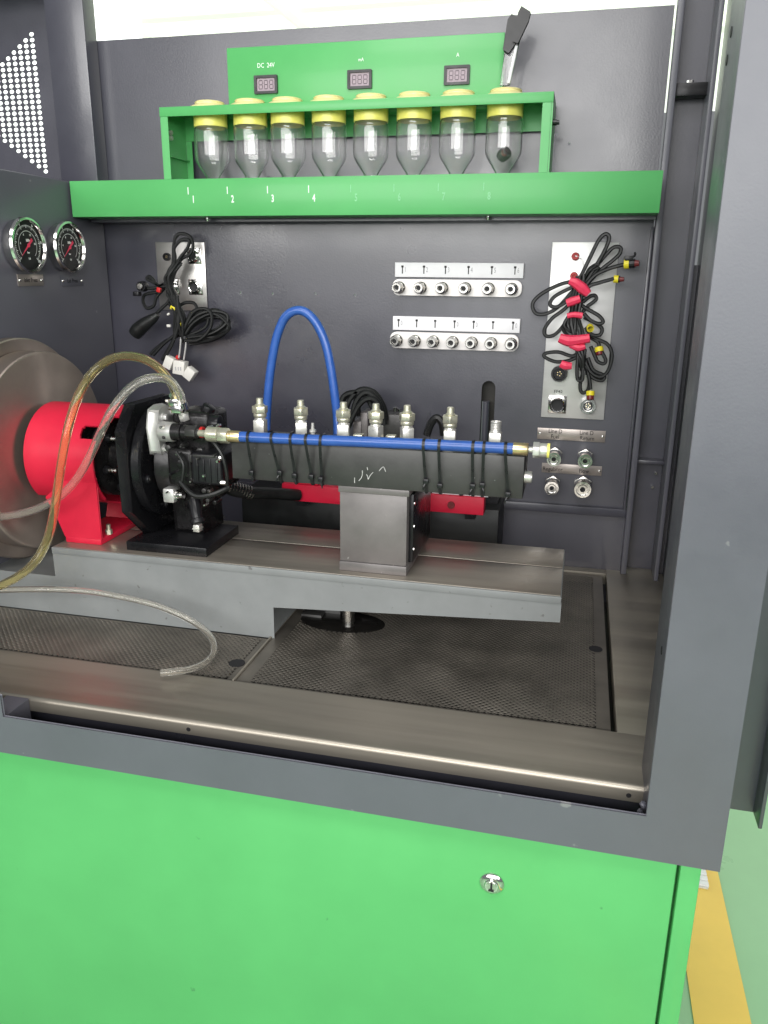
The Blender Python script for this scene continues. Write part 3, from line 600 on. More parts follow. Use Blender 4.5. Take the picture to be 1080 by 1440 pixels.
# ================================================================== wire harnesses
def strands(root, name, paths, r, m='black_rubber', n=7, res=6):
    for k, p in enumerate(paths):
        b = MB(); b.tube(p, r if not isinstance(r, list) else r[k], n=n, res=res); b.build(name, m, root)
def jit(p, a, seed):
    rnd = random.Random(seed); dx, dz, dy = rnd.uniform(-a, a), rnd.uniform(-a, a), rnd.uniform(-a, a)
    return [(x + dx + rnd.uniform(-a, a)*.5, y + dy*.8 + rnd.uniform(-a, a)*.4, z + dz + rnd.uniform(-a, a)*.5) for x, y, z in p]
hr = empty('wire_harness', (-0.01, 1.68, -0.23)); tag(hr, 'tangled black wire harness bound with pink tape hanging on the pale plate', 'wire harness')
R = [[(-0.011,1.655,-0.007),(0.004,1.655,0.029),(0.019,1.655,0.064),(0.031,1.655,0.075),(0.038,1.655,0.067),(0.031,1.655,0.044),(0.016,1.655,0.014),(-0,1.655,-0.015),(-0.009,1.655,-0.035)],
     [(-0,1.665,-0.009),(0.028,1.665,0.029),(0.046,1.665,0.05),(0.06,1.665,0.051),(0.06,1.665,0.04),(0.048,1.665,0.027),(0.029,1.665,0.011),(0.008,1.665,-0.012),(-0.006,1.665,-0.033)],
     [(-0.006,1.65,-0.033),(0.005,1.65,-0.014),(0.019,1.65,0.001),(0.039,1.65,0.011),(0.061,1.65,0.018),(0.074,1.65,0.021)],
     [(-0.003,1.645,-0.04),(0.008,1.645,-0.021),(0.026,1.645,-0.014),(0.046,1.645,-0.008),(0.053,1.645,-0.006)],
     [(-0.008,1.66,-0.009),(-0.026,1.66,-0.012),(-0.052,1.66,-0.02),(-0.083,1.66,-0.037),(-0.098,1.66,-0.055),(-0.092,1.66,-0.073),(-0.073,1.66,-0.075),(-0.049,1.66,-0.062),(-0.027,1.66,-0.036),(-0.013,1.66,-0.02)],
     [(-0.013,1.65,-0.02),(-0.028,1.65,-0.025),(-0.056,1.65,-0.041),(-0.064,1.65,-0.056),(-0.052,1.65,-0.061),(-0.034,1.65,-0.051),(-0.017,1.65,-0.033)],
     [(-0.016,1.66,-0.041),(-0.036,1.66,-0.065),(-0.059,1.66,-0.084),(-0.072,1.66,-0.106),(-0.066,1.66,-0.118),(-0.049,1.66,-0.113),(-0.031,1.66,-0.089),(-0.018,1.66,-0.057)],
     [(-0.002,1.665,-0.051),(0.01,1.665,-0.041),(0.02,1.665,-0.038),(0.023,1.665,-0.046),(0.009,1.665,-0.058),(-0.001,1.665,-0.07)],
     [(-0.005,1.655,-0.056),(0.009,1.655,-0.064),(0.031,1.655,-0.076),(0.04,1.655,-0.087),(0.032,1.655,-0.091),(0.016,1.655,-0.085),(0.002,1.655,-0.072)],
     [(0.003,1.665,-0.08),(0.025,1.665,-0.09),(0.039,1.665,-0.101),(0.036,1.665,-0.113),(0.021,1.665,-0.113),(0.007,1.665,-0.099)],
     [(0.008,1.65,-0.114),(0.024,1.65,-0.119),(0.051,1.65,-0.129),(0.062,1.65,-0.15),(0.058,1.65,-0.179),(0.046,1.65,-0.193),(0.03,1.65,-0.189),(0.013,1.65,-0.173)],
     [(0.005,1.655,-0.141),(-0.013,1.655,-0.155),(-0.041,1.655,-0.148),(-0.065,1.655,-0.151),(-0.068,1.655,-0.158),(-0.047,1.655,-0.167),(-0.023,1.655,-0.165),(-0.007,1.655,-0.158),(0.008,1.655,-0.146)],
     [(-0.004,1.645,-0.132),(-0.003,1.645,-0.159),(-0.002,1.645,-0.187),(0.001,1.645,-0.2),(0.009,1.645,-0.2),(0.009,1.645,-0.178),(0.01,1.645,-0.14)],
     [(0.005,1.655,-0.141),(0.013,1.655,-0.173),(0.028,1.655,-0.195),(0.047,1.655,-0.201),(0.051,1.655,-0.191),(0.029,1.655,-0.181),(0.017,1.655,-0.157)],
     [(0.009,1.66,-0.191),(0.006,1.66,-0.204),(0.007,1.66,-0.221),(0.013,1.66,-0.228),(0.022,1.66,-0.221),(0.023,1.66,-0.201),(0.016,1.66,-0.182)],
     [(0.019,1.65,-0.186),(0.024,1.65,-0.203),(0.027,1.65,-0.219)],
     [(0.016,1.65,-0.116),(0.033,1.65,-0.126),(0.037,1.65,-0.137)],
     [(0.042,1.645,-0.144),(0.051,1.645,-0.16),(0.047,1.645,-0.167),(0.036,1.645,-0.163),(0.03,1.645,-0.153),(0.02,1.645,-0.134)]]
strands(hr, 'cable', R, 0.0037)
cb = [(-0.008,1.648,-0.007),(-0.012,1.648,-0.03),(-0.014,1.648,-0.056),(-0.014,1.648,-0.088),(-0.008,1.648,-0.117),(-0.003,1.648,-0.141)]
strands(hr, 'cable', [jit(cb, 0.008, s) for s in range(11)], 0.0034)
cb2 = [(-0.005,1.65,-0.114),(0.002,1.65,-0.141),(0.008,1.65,-0.162),(0.013,1.65,-0.184)]
strands(hr, 'cable', [jit(cb2, 0.008, 40+s) for s in range(7)], 0.0034)
cb3 = [(-0.015,1.65,-0.028),(-0.003,1.65,-0.009),(0.008,1.65,0.009),(0.021,1.65,0.019)]
strands(hr, 'cable', [jit(cb3, 0.006, 60+s) for s in range(6)], 0.0033)
cb4 = [(-0.014,1.652,-0.067),(-0.024,1.652,-0.083),(-0.031,1.652,-0.099),(-0.019,1.652,-0.112),(-0.005,1.652,-0.114)]
strands(hr, 'cable', [jit(cb4, 0.006, 80+s) for s in range(6)], 0.0034)
for p, r in (([(-0.03,1.638,-0.011),(-0.018,1.638,-0.015),(-0.004,1.638,-0.025),(0.008,1.638,-0.035)], [.0065, .0095, .0105, .007]), ([(-0.032,1.637,-0.053),(-0.021,1.637,-0.049),(-0.007,1.637,-0.044)], [.0075, .0085, .007]),
             ([(-0.029,1.637,-0.077),(-0.016,1.637,-0.074),(-0,1.637,-0.076)], [.005, .0055, .006]), ([(-0.041,1.636,-0.119),(-0.023,1.636,-0.124),(-0.005,1.636,-0.122),(0.017,1.636,-0.118)], [.0085, .0115, .0095, .0085]), ([(-0.02,1.636,-0.132),(-0.003,1.636,-0.137),(0.01,1.636,-0.134)], [.005, .007, .005]), ([(-0.035,1.64,-0.169),(-0.025,1.64,-0.173),(-0.013,1.64,-0.173)], [.007, .0085, .0065])):
    b = MB(); b.tube(p, r, n=8, flat=0.9); b.build('tape', 'tape_pink', hr)
def plug(root, p, d, r, L, m, ringm=None, boot=None):
    p = Vector(p); d = Vector(d).normalized(); b = MB(); b.cyl(p, p + d*L, r, r*.95, n=12); o = b.build('plug', m, root, bevel=0.0004)
    if ringm: b = MB(); b.cyl(p - d*.001, p + d*.008, r*1.12, n=14); b.build('seal_ring', ringm, o)
    if boot: b = MB(); b.cyl(p + d*L, p + d*(L+.008), r*.75, r*.6, n=10); b.build('tip', boot, o)
    return o
q = [(0.071,1.65,0.021),(0.054,1.65,-0.007),(0.027,1.65,-0.224),(0.036,1.65,-0.137),(0.016,1.65,-0.098)]
plug(hr, q[0], (1, -.2, .05), .0085, .018, 'black_plastic', 'wire_yellow', 'wire_dark_red')
b = MB(); b.box(q[0][0]-.002, q[0][0]+.014, 1.640, 1.652, q[0][2]+.006, q[0][2]+.0145, .001); b.tube([(q[0][0]+.012, 1.646, q[0][2]+.012), (q[0][0]+.0165, 1.645, q[0][2]+.016), (q[0][0]+.0155, 1.645, q[0][2]+.021)], .002); b.build('latch', 'black_plastic', hr)
plug(hr, q[1], (1, -.2, -.02), .0065, .010, 'black_plastic', 'wire_yellow', 'wire_dark_red')
plug(hr, q[2], (.05, -.3, -1), .0075, .016, 'wire_dark_red', 'wire_yellow')
plug(hr, q[3], (.25, -.3, -1), .0075, .014, 'wire_dark_red', 'wire_yellow')
plug(hr, q[4], (.1, -.9, -.3), .0062, .008, 'black_plastic', 'wire_yellow')
b = MB(); b.tube([(-0.023,1.69,0.036),(-0.01,1.69,0.03),(-0.006,1.69,0.011),(-0.014,1.69,-0.002),(-0.02,1.69,0.001)], 0.0012, n=5); b.build('thin_wire', 'plate_pale', hr)

hl = empty('wire_harness', (-0.86, 1.66, -0.21)); tag(hl, 'bundled black wire harness with white plugs hanging beside the blue hose loop', 'wire harness')
Lp = [[(-0.892,1.66,-0.018),(-0.877,1.66,0.016),(-0.873,1.66,0.05),(-0.865,1.66,0.072),(-0.849,1.66,0.077),(-0.832,1.66,0.07),(-0.827,1.66,0.052),(-0.834,1.66,0.036),(-0.855,1.66,0.025),(-0.872,1.66,0.005),(-0.89,1.66,-0.023)],
      [(-0.887,1.655,-0.016),(-0.869,1.655,0.023),(-0.869,1.655,0.047),(-0.85,1.655,0.064),(-0.833,1.655,0.063),(-0.838,1.655,0.047),(-0.855,1.655,0.029),(-0.87,1.655,0.009),(-0.885,1.655,-0.018)],
      [(-0.893,1.66,-0.023),(-0.918,1.66,-0.044),(-0.932,1.66,-0.047),(-0.951,1.66,-0.052),(-0.956,1.66,-0.066),(-0.948,1.66,-0.08),(-0.931,1.66,-0.075),(-0.922,1.66,-0.056),(-0.902,1.66,-0.037),(-0.89,1.66,-0.023)],
      [(-0.887,1.65,-0.023),(-0.909,1.65,-0.032),(-0.921,1.65,-0.019),(-0.93,1.65,-0.012),(-0.937,1.65,-0.017),(-0.924,1.65,-0.023),(-0.906,1.65,-0.032),(-0.888,1.65,-0.032)],
      [(-0.896,1.65,-0.028),(-0.915,1.65,-0.035),(-0.933,1.65,-0.037),(-0.949,1.65,-0.033)],
      [(-0.885,1.65,-0.027),(-0.879,1.65,-0.055),(-0.868,1.65,-0.073),(-0.846,1.65,-0.066),(-0.826,1.65,-0.068),(-0.822,1.65,-0.086),(-0.839,1.65,-0.114),(-0.862,1.65,-0.141)],
      [(-0.859,1.645,-0.138),(-0.837,1.645,-0.114),(-0.804,1.645,-0.095),(-0.768,1.645,-0.089),(-0.748,1.645,-0.103),(-0.751,1.645,-0.124),(-0.773,1.645,-0.136),(-0.807,1.645,-0.14),(-0.839,1.645,-0.145),(-0.859,1.645,-0.14)],
      [(-0.866,1.655,-0.139),(-0.839,1.655,-0.119),(-0.807,1.655,-0.102),(-0.773,1.655,-0.097),(-0.758,1.655,-0.108),(-0.764,1.655,-0.125),(-0.788,1.655,-0.135),(-0.817,1.655,-0.142),(-0.854,1.655,-0.143)],
      [(-0.854,1.635,-0.135),(-0.825,1.635,-0.088),(-0.798,1.635,-0.077),(-0.781,1.635,-0.087),(-0.782,1.635,-0.112),(-0.797,1.635,-0.133),(-0.818,1.635,-0.145),(-0.847,1.635,-0.146)],
      [(-0.864,1.65,-0.134),(-0.838,1.65,-0.091),(-0.816,1.65,-0.081),(-0.796,1.65,-0.09),(-0.8,1.65,-0.114),(-0.824,1.65,-0.128),(-0.854,1.65,-0.138)],
      [(-0.874,1.64,-0.05),(-0.863,1.64,-0.082),(-0.868,1.64,-0.115),(-0.872,1.64,-0.138),(-0.893,1.64,-0.17),(-0.908,1.64,-0.192)],
      [(-0.874,1.645,-0.055),(-0.855,1.645,-0.082),(-0.857,1.645,-0.103),(-0.865,1.645,-0.129),(-0.883,1.645,-0.141),(-0.906,1.645,-0.158),(-0.932,1.645,-0.182)],
      [(-0.864,1.635,-0.059),(-0.856,1.635,-0.091),(-0.864,1.635,-0.126),(-0.879,1.635,-0.157),(-0.9,1.635,-0.186)],
      [(-0.881,1.65,-0.043),(-0.888,1.65,-0.064),(-0.905,1.65,-0.079),(-0.922,1.65,-0.093)],
      [(-0.869,1.655,-0.137),(-0.902,1.655,-0.15),(-0.928,1.655,-0.167),(-0.945,1.655,-0.182)]]
strands(hl, 'cable', Lp, 0.0037)
cb = [(-0.861,1.65,0.018),(-0.875,1.65,-0),(-0.887,1.65,-0.018),(-0.884,1.65,-0.041),(-0.874,1.65,-0.059)]
strands(hl, 'cable', [jit(cb, 0.007, 100+s) for s in range(9)], 0.0033)
cb = [(-0.871,1.64,-0.055),(-0.86,1.64,-0.082),(-0.86,1.64,-0.11),(-0.859,1.64,-0.138)]
strands(hl, 'cable', [jit(cb, 0.010, 120+s) for s in range(9)], 0.0033)
cb = [(-0.859,1.645,-0.138),(-0.825,1.645,-0.102),(-0.788,1.645,-0.085),(-0.756,1.645,-0.096),(-0.754,1.645,-0.119),(-0.791,1.645,-0.136),(-0.844,1.645,-0.145)]
strands(hl, 'cable', [jit(cb, 0.009, 140+s) for s in range(8)], 0.0033)
strands(hl, 'white_lead', [[(-0.856,1.635,-0.14),(-0.859,1.635,-0.161),(-0.864,1.635,-0.185)], [(-0.846,1.64,-0.147),(-0.85,1.64,-0.168),(-0.855,1.64,-0.189)]], 0.0019, 'plate_pale')
b = MB(); b.tube([(-0.911,1.64,-0.092),(-0.925,1.64,-0.102),(-0.945,1.64,-0.114),(-0.962,1.64,-0.127),(-0.972,1.64,-0.137)], [.006, .011, .0145, .0165, .0145], n=14); b.build('rubber_boot', 'black_rubber', hl)
c_ = [(-0.947,1.64,-0.033),(-0.96,1.64,-0.049),(-0.89,1.64,-0.196),(-0.864,1.64,-0.206),(-0.841,1.64,-0.219),(-0.872,1.64,-0.078),(-0.857,1.64,-0.112),(-0.904,1.64,-0.04),(-0.869,1.64,-0.184),(-0.886,1.64,-0.116),(-0.849,1.64,-0.14),(-0.885,1.64,-0.091)]
b = MB(); b.lathe([(0, .006), (.007, .006), (.0085, .002), (.0105, .002), (.0115, -.006), (.0115, -.014), (0, -.014)], c_[0], '-Y', 18); k_ = b.build('round_plug', 'black_plastic', hl)
MB().lathe([(0, .0075), (.006, .0070), (.0075, .0055)], c_[0], '-Y', 14).build('contact_face', 'nickel', k_)
MB().box(c_[1][0]-.006, c_[1][0]+.008, 1.635, 1.65, c_[1][2]-.005, c_[1][2]+.005, .0015).build('plug', 'black_plastic', hl)
def blk(name, p, sx, sy, sz, ang, m):
    b = MB(); b.box(-sx, sx, -sy, sy, -sz, sz, 0.0012); b.build(name, m, hl, M=Matrix.Translation(p) @ Matrix.Rotation(ang, 4, 'Y'))
blk('white_plug', c_[2], .010, .009, .0135, 0.45, 'plug_white'); blk('white_plug', c_[3], .0135, .011, .015, 0.15, 'plug_white'); blk('white_plug', c_[4], .011, .010, .013, 0.65, 'plug_white')
for dx in (-.006, 0, .006): MB().box(c_[3][0]+dx-.0012, c_[3][0]+dx+.0012, 1.6285, 1.6288, c_[3][2]-.006, c_[3][2]+.002).build('contact_slot', 'ink_grey', hl)
blk('yellow_tag', c_[5], .0065, .004, .004, 0.5, 'wire_yellow'); blk('yellow_tag', c_[6], .002, .003, .005, 0.3, 'wire_yellow'); blk('red_tag', c_[7], .0045, .004, .005, 0.3, 'wire_red'); blk('red_tag', c_[8], .004, .004, .004, 0.6, 'wire_red')
blk('white_tag', c_[9], .0045, .003, .003, 0.0, 'plug_white'); blk('white_tag', c_[11], .003, .003, .0022, -0.5, 'plug_white')
b = MB(); b.lathe([(.0085, -.003), (.0095, -.003), (.0095, .003), (.0085, .003), (.0085, -.003)], c_[10], 'Z', 14); b.build('cable_tie', 'black_plastic', hl)

# ================================================================== machine bed
AY, AZ = 1.32, -0.337
bed = empty('machine_bed', (-0.6, 1.316, -0.618)); tag(bed, 'long grey machine bed with bare steel top overhanging the perforated tray', 'machine bed')
b = MB(); b.prism([(-0.912, -0.5005), (0.0, -0.5005), (0.0, -0.529), (-0.487, -0.5575), (-0.487, -0.6165), (-1.34, -0.6165), (-1.34, -0.5475), (-0.912, -0.5475)], 0.231, XZ(1.201)); b.build('bed_body', 'bed_paint', bed, bevel=0.0025)
b = MB(); b.box(-0.915, 0.002, 1.199, 1.434, -0.500, -0.4875, 0.0015); b.build('top_plate', 'bed_paint', bed)
b = MB(); b.box(-0.912, 0.0, 1.202, 1.3265, -0.4875, -0.4862, 0.0004); b.build('slideway', 'machined', bed)
b = MB(); b.box(-0.912, 0.0, 1.3315, 1.431, -0.4875, -0.4862, 0.0004); b.build('slideway', 'machined', bed)
MB().box(-0.912, 0.0, 1.3267, 1.3313, -0.4876, -0.4873).build('slot_bottom', 'ink_black', bed)

# ================================================================== flywheel, coupling, guard
fw = empty('flywheel', (-1.02, AY, AZ - 0.21)); tag(fw, 'big brushed steel flywheel disc beside the red guard', 'flywheel')
b = MB(); b.lathe([(.02, .004), (.03, .0), (.184, .0), (.1885, -.002), (.19, -.005), (.19, -.042), (.18, -.044), (0, -.044), (0, .004), (.02, .004)], (-0.985, AY, AZ), 'X', 96); b.build('disc', 'disc_steel', fw, smooth=25)
b = MB(); b.lathe([(0, 0), (.211, 0), (.2135, -.002), (.2135, -.022), (.2, -.024), (0, -.024)], (-1.0305, AY, AZ), 'X', 96); b.build('rim_disc', 'disc_steel', fw, smooth=25)
cp = empty('shaft_coupling', (-0.87, AY, AZ - 0.075)); tag(cp, 'black bolted shaft coupling turning inside the red guard', 'coupling')
b = MB(); b.lathe([(0, 0), (.034, 0), (.034, .09), (.068, .092), (.072, .096), (.072, .112), (.04, .116), (.04, .128), (.072, .132), (.075, .136), (.075, .150), (.066, .153), (.045, .155), (.042, .20), (.03, .202), (.03, .214), (0, .214)], (-0.984, AY, AZ), 'X', 40); b.build('hub', 'black_cast', cp)
for k in range(6):
    a = k*PI/3 + 0.25; y, z = AY + .058*math.cos(a), AZ + .058*math.sin(a)
    b = MB(); b.hexa((-0.831, y, z), (-0.822, y, z), .0085); b.build('bolt', 'black_metal', cp, bevel=.0005)
    b = MB(); b.cyl((-0.8225, y, z), (-0.806, y, z), .0045, n=10); b.build('stud', 'nickel', cp)
gd = empty('coupling_guard', (-0.88, AY, -0.486)); tag(gd, 'bright red cylindrical coupling guard with foot bolted to the bed', 'guard')
def guard_shell():
    vs = []; fs = []; nT = 120; Ro, Ri = .0965, .0925
    xs = [-0.970, -0.967, -0.95, -0.92, -0.89, -0.872, -0.864, -0.861, -0.8595, -0.858, -0.8562, -0.8545, -0.853, -0.845, -0.838, -0.8315, -0.8285, -0.82, -0.81, -0.80, -0.79, -0.7775, -0.776]
    th = [math.radians(-178 + 314*k/nT) for k in range(nT+1)]
    def keep(i, k):
        x = (xs[i]+xs[i+1])/2; t = math.degrees((th[k]+th[k+1])/2)
        if x > -0.83 and not (-75 < t < 46): return False
        if x > -0.8285 and t > 46 - 14*max(0, (-(x) - 0.776))*0: 
            pass
        w = 8.0
        if x > -0.8600 and 44.5 < t < 44.5 + 2*w:
            if x > -0.8530 or ((x+0.8530)/0.007)**2 + ((t-44.5-w)/w)**2 < 1: return False
        if x > -0.8285 and t > 46 - max(0, (x+0.8285))*760: return False
        return True
    P = lambda R, i, k: (xs[i], AY - R*math.sin(th[k]), AZ + R*math.cos(th[k]))
    n1 = len(xs); n2 = nT+1
    for R in (Ro, Ri):
        for i in range(n1):
            for k in range(n2): vs.append(P(R, i, k))
    idx = lambda l, i, k: l*n1*n2 + i*n2 + k
    K = [[keep(i, k) for k in range(nT)] for i in range(n1-1)]
    for i in range(n1-1):
        for k in range(nT):
            if not K[i][k]: continue
            fs.append((idx(0,i,k), idx(0,i+1,k), idx(0,i+1,k+1), idx(0,i,k+1))); fs.append((idx(1,i,k), idx(1,i,k+1), idx(1,i+1,k+1), idx(1,i+1,k)))
            for di, dk, (a, c) in ((-1,0,((i,k),(i,k+1))), (1,0,((i+1,k),(i+1,k+1))), (0,-1,((i,k),(i+1,k))), (0,1,((i,k+1),(i+1,k+1)))):
                ii, kk = i+di, k+dk
                if not (0 <= ii < n1-1 and 0 <= kk < nT and K[ii][kk]): fs.append((idx(0,*a), idx(0,*c), idx(1,*c), idx(1,*a)))
    m = MB(); m._add(vs, fs)
    for v in [v for v in m.bm.verts if not v.link_faces]: m.bm.verts.remove(v)
    return m
guard_shell().build('shell', 'paint_red', gd, smooth=35)
# foot: sheet running down from the front of the shell, turned under
b = MB(); b.prism([(-0.936, -0.402), (-0.922, -0.425), (-0.904, -0.4745), (-0.830, -0.4745), (-0.830, -0.36), (-0.885, -0.36)], .004, XZ(1.2285)); b.build('front_leg', 'paint_red', gd, bevel=.001)
b = MB(); b.box(-0.904, -0.830, 1.2285, 1.41, -0.4862, -0.475, .0015); b.build('foot_plate', 'paint_red', gd)
b = MB(); b.prism([(1.2335, -0.4745), (1.29, -0.4745), (1.26, -0.425), (1.2335, -0.40)], .004, YZ(-0.895)); b.build('gusset', 'paint_red', gd)
b = MB(); b.prism([(1.36, -0.4745), (1.408, -0.4745), (1.408, -0.36), (1.40, -0.37)], .07, YZ(-0.832)); b.build('rear_leg', 'paint_red', gd)
b = MB(); b.hexa((-0.822-.012, 1.262, -0.4748), (-0.834, 1.262, -0.466), .0065); b.cyl((-0.834, 1.262, -0.466), (-0.834, 1.262, -0.456), .004, n=10); b.build('foot_bolt', 'zinc', gd)

# ================================================================== pump bracket and pump
bk = empty('pump_bracket', (-0.70, AY, -0.486)); tag(bk, 'black upright pump bracket with round flange standing on the bed', 'bracket')
b = MB(); b.plate([(1.214, -0.412), (1.276, -0.4693), (1.364, -0.4693), (1.426, -0.412), (1.426, -0.268), (1.390, -0.226), (1.250, -0.226), (1.214, -0.268)], [circ(AY, AZ, .06, 32)], .021, YZ(-0.7505)); b.build('upright_plate', 'black_metal', bk, bevel=.0012)
b = MB(); b.box(-0.7725, -0.615, 1.2190, 1.36, -0.4862, -0.4695, .0012); b.build('base_plate', 'black_metal', bk)
b = MB(); b.prism([(-0.7495, -0.469), (-0.66, -0.469), (-0.7495, -0.40)], .012, XZ(1.39)); b.build('rib', 'black_metal', bk)
b = MB(); b.lathe([(.055, 0), (.102, 0), (.1045, .002), (.1045, .016), (.101, .019), (.07, .019), (.055, .017), (.055, 0)], (-0.7503, AY, AZ), 'X', 72); b.build('flange_ring', 'black_metal', bk, smooth=30)
for k in range(6):
    a = PI + 0.22 + k*PI/3; y, z = AY + .084*math.cos(a), AZ + .084*math.sin(a)
    b = MB(); b.cyl((-0.7313, y, z), (-0.7255, y, z), .0075, n=14); c = b.build('cap_screw', 'black_metal', bk, bevel=.0006)
    MB().cyl((-0.7256, y, z), (-0.7250, y, z), .0035, n=6).build('hex_recess', 'nickel', c)
pm = empty('fuel_pump', (-0.66, AY, -0.43)); tag(pm, 'glossy black high pressure fuel pump with bare aluminium front cover', 'pump')
b = MB(); b.lathe([(0, 0), (.070, 0), (.076, .003), (.076, .02), (.072, .026), (.070, .05), (.064, .056), (.064, .098), (.056, .104), (.036, .106), (.036, .125), (.028, .13), (0, .13)], (-0.7225, AY, AZ), 'X', 40); b.build('housing', 'black_cast', pm)
# aluminium front cover: lobed plate
lobes = [(1.238, -0.262), (1.247, -0.234), (1.266, -0.229), (1.296, -0.231), (1.330, -0.243), (1.350, -0.27), (1.345, -0.37), (1.30, -0.39), (1.268, -0.372), (1.270, -0.335), (1.262, -0.313), (1.244, -0.308)]
b = MB(); b.prism(lobes, .022, YZ(-0.702)); b.build('front_cover', 'aluminium', pm, bevel=.003)
for y, z in ((1.258, -0.246), (1.290, -0.243), (1.256, -0.302), (1.262, -0.340), (1.258, -0.378), (1.300, -0.392)):
    b = MB(); b.hexa((-0.702, y, z), (-0.694, y, z), .0062); b.cyl((-0.702, y, z), (-0.7005, y, z), .0085, n=16); b.build('cover_bolt', 'aluminium', pm, bevel=.0005)
# upper head: solenoid in line with the outlet
OY, OZ = 1.224, -0.263
b = MB(); b.lathe([(0, 0), (.0165, 0), (.0175, .002), (.0175, .024), (.016, .026)], (-0.7015, OY+.022, OZ-.006), 'X', 28); b.lathe([(.0, .026), (.016, .026), (.016, .0275), (0, .0275)], (-0.7015, OY+.022, OZ-.006), 'X', 28); b.build('solenoid', 'aluminium', pm)
b = MB(); b.lathe([(0, 0), (.015, 0), (.015, .012), (.0165, .013), (.0165, .018), (.013, .019), (.013, .040), (.010, .042), (.010, .047), (0, .047)], (-0.674, OY+.015, OZ-.004), 'X', 24); b.build('valve_body', 'black_cast', pm)
b = MB(); b.hexa((-0.642, OY+.004, OZ), (-0.622, OY+.002, OZ), .0115); b.cyl((-0.622, OY, OZ), (-0.612, OY, OZ), .008, n=14); b.build('outlet_union', 'rail_steel', pm, bevel=.0008)
b = MB(); b.lathe([(.006, 0), (.0095, 0), (.0095, .005), (.006, .005), (.006, 0)], (-0.6125, OY-.004, OZ+.002), 'X', 16); b.build('copper_washer', 'wire_red', pm)
# lower metering body
b = MB(); b.box(-0.690, -0.640, 1.236, 1.36, -0.366, -0.296, .008, 3); b.build('metering_body', 'black_cast', pm)
b = MB(); b.box(-0.640, -0.582, 1.228, 1.345, -0.356, -0.300, .006, 3); b.build('actuator_box', 'black_plastic', pm)
b = MB(); b.box(-0.634, -0.588, 1.2262, 1.2278, -0.306, -0.302, .0005); b.build('box_trim', 'rail_steel', pm)
for k in range(4): MB().box(-0.628 + .012*k, -0.6255 + .012*k, 1.2255, 1.2279, -0.350, -0.309, .0004).build('cooling_rib', 'black_plastic', pm)
for y, z in ((1.233, -0.306), (1.233, -0.350)):
    b = MB(); b.cyl((-0.586, y, z), (-0.577, y, z), .005, n=10); b.build('box_screw', 'chrome', pm)
b = MB(); b.box(-0.690, -0.618, 1.262, 1.345, -0.310, -0.236, .010, 3); b.build('rear_head', 'black_cast', pm)
b = MB(); b.cyl((-0.635, 1.29, -0.240), (-0.628, 1.29, -0.228), .012, n=12); b.cyl((-0.62, 1.275, -0.256), (-0.602, 1.275, -0.256), .015, n=14); b.build('head_plug', 'black_metal', pm, bevel=.001)
b = MB(); b.box(-0.7015, -0.680, 1.235, 1.265, -0.396, -0.370, .003); b.build('lower_boss', 'aluminium', pm)
b = MB(); b.lathe([(0, 0), (.010, 0), (.0105, .002), (.0105, .006), (.008, .007), (.008, .012), (0, .012)], (-0.6798, 1.248, -0.383), 'X', 16); b.build('boss_plug', 'chrome', pm)
b = MB(); b.lathe([(0, 0), (.021, 0), (.024, .006), (.024, .03), (.018, .036), (0, .036)], (-0.676, 1.285, -0.398), 'X', 20); b.build('lower_valve', 'black_cast', pm)
b = MB(); b.cyl((-0.655, 1.262, -0.395), (-0.642, 1.245, -0.425), .012, .010, n=12); b.cyl((-0.642, 1.245, -0.425), (-0.639, 1.242, -0.432), .013, n=14); b.build('sensor', 'black_plastic', pm, bevel=.0008)
b = MB(); b.box(-0.646, -0.634, 1.234, 1.248, -0.446, -0.433, .001); b.box(-0.647, -0.633, 1.233, 1.249, -0.441, -0.439); b.build('sensor_plug', 'zinc_white', pm)
rnd = random.Random(5)
for k in range(16):     # bosses, bolts and ribs of the casting
    x, z = rnd.uniform(-.69, -.60), rnd.uniform(-.40, -.27); y = rnd.uniform(1.235, 1.262); r = rnd.uniform(.004, .009)
    b = MB(); b.cyl((x, y + .02, z), (x, y - .004, z), r, r*.9, n=rnd.choice((6, 12))); b.build('casting_boss', rnd.choice(('black_cast', 'black_metal', 'black_cast', 'rail_steel')), pm, bevel=.0006)
for k in range(22):     # small bits added at random to stand in for glints on the pump
    x, z = rnd.uniform(-.695, -.585), rnd.uniform(-.395, -.245); y = rnd.uniform(1.222, 1.240); r = rnd.uniform(.0016, .0038)
    b = MB(); b.lathe([(0, .003), (r*.6, .0028), (r, .0012), (r, -.012), (0, -.012)], (x, y, z), '-Y', rnd.choice((6, 10))); b.build('glint_bit', rnd.choice(('chrome', 'nickel', 'rail_steel', 'black_metal')), pm)
b = MB(); b.tube([(-0.598, 1.222, -0.272), (-0.585, 1.218, -0.282), (-0.573, 1.216, -0.300), (-0.568, 1.218, -0.330), (-0.572, 1.225, -0.352)], .0035); b.build('pump_cable', 'black_rubber', pm)
b = MB(); b.tube([(-0.66, 1.225, -0.352), (-0.63, 1.215, -0.372), (-0.60, 1.22, -0.37), (-0.575, 1.24, -0.36)], .0045); b.tube([(-0.665, 1.228, -0.30), (-0.65, 1.222, -0.32), (-0.655, 1.222, -0.35)], .003); b.build('pump_cable', 'black_rubber', pm)
b = MB(); b.prism([(1.300, -0.4690), (1.375, -0.4690), (1.365, -0.375), (1.295, -0.375)], .06, YZ(-0.655)); b.build('pump_shade_block', 'black_cast', pm, bevel=.004)  # black block added to stand for the shade under the pump
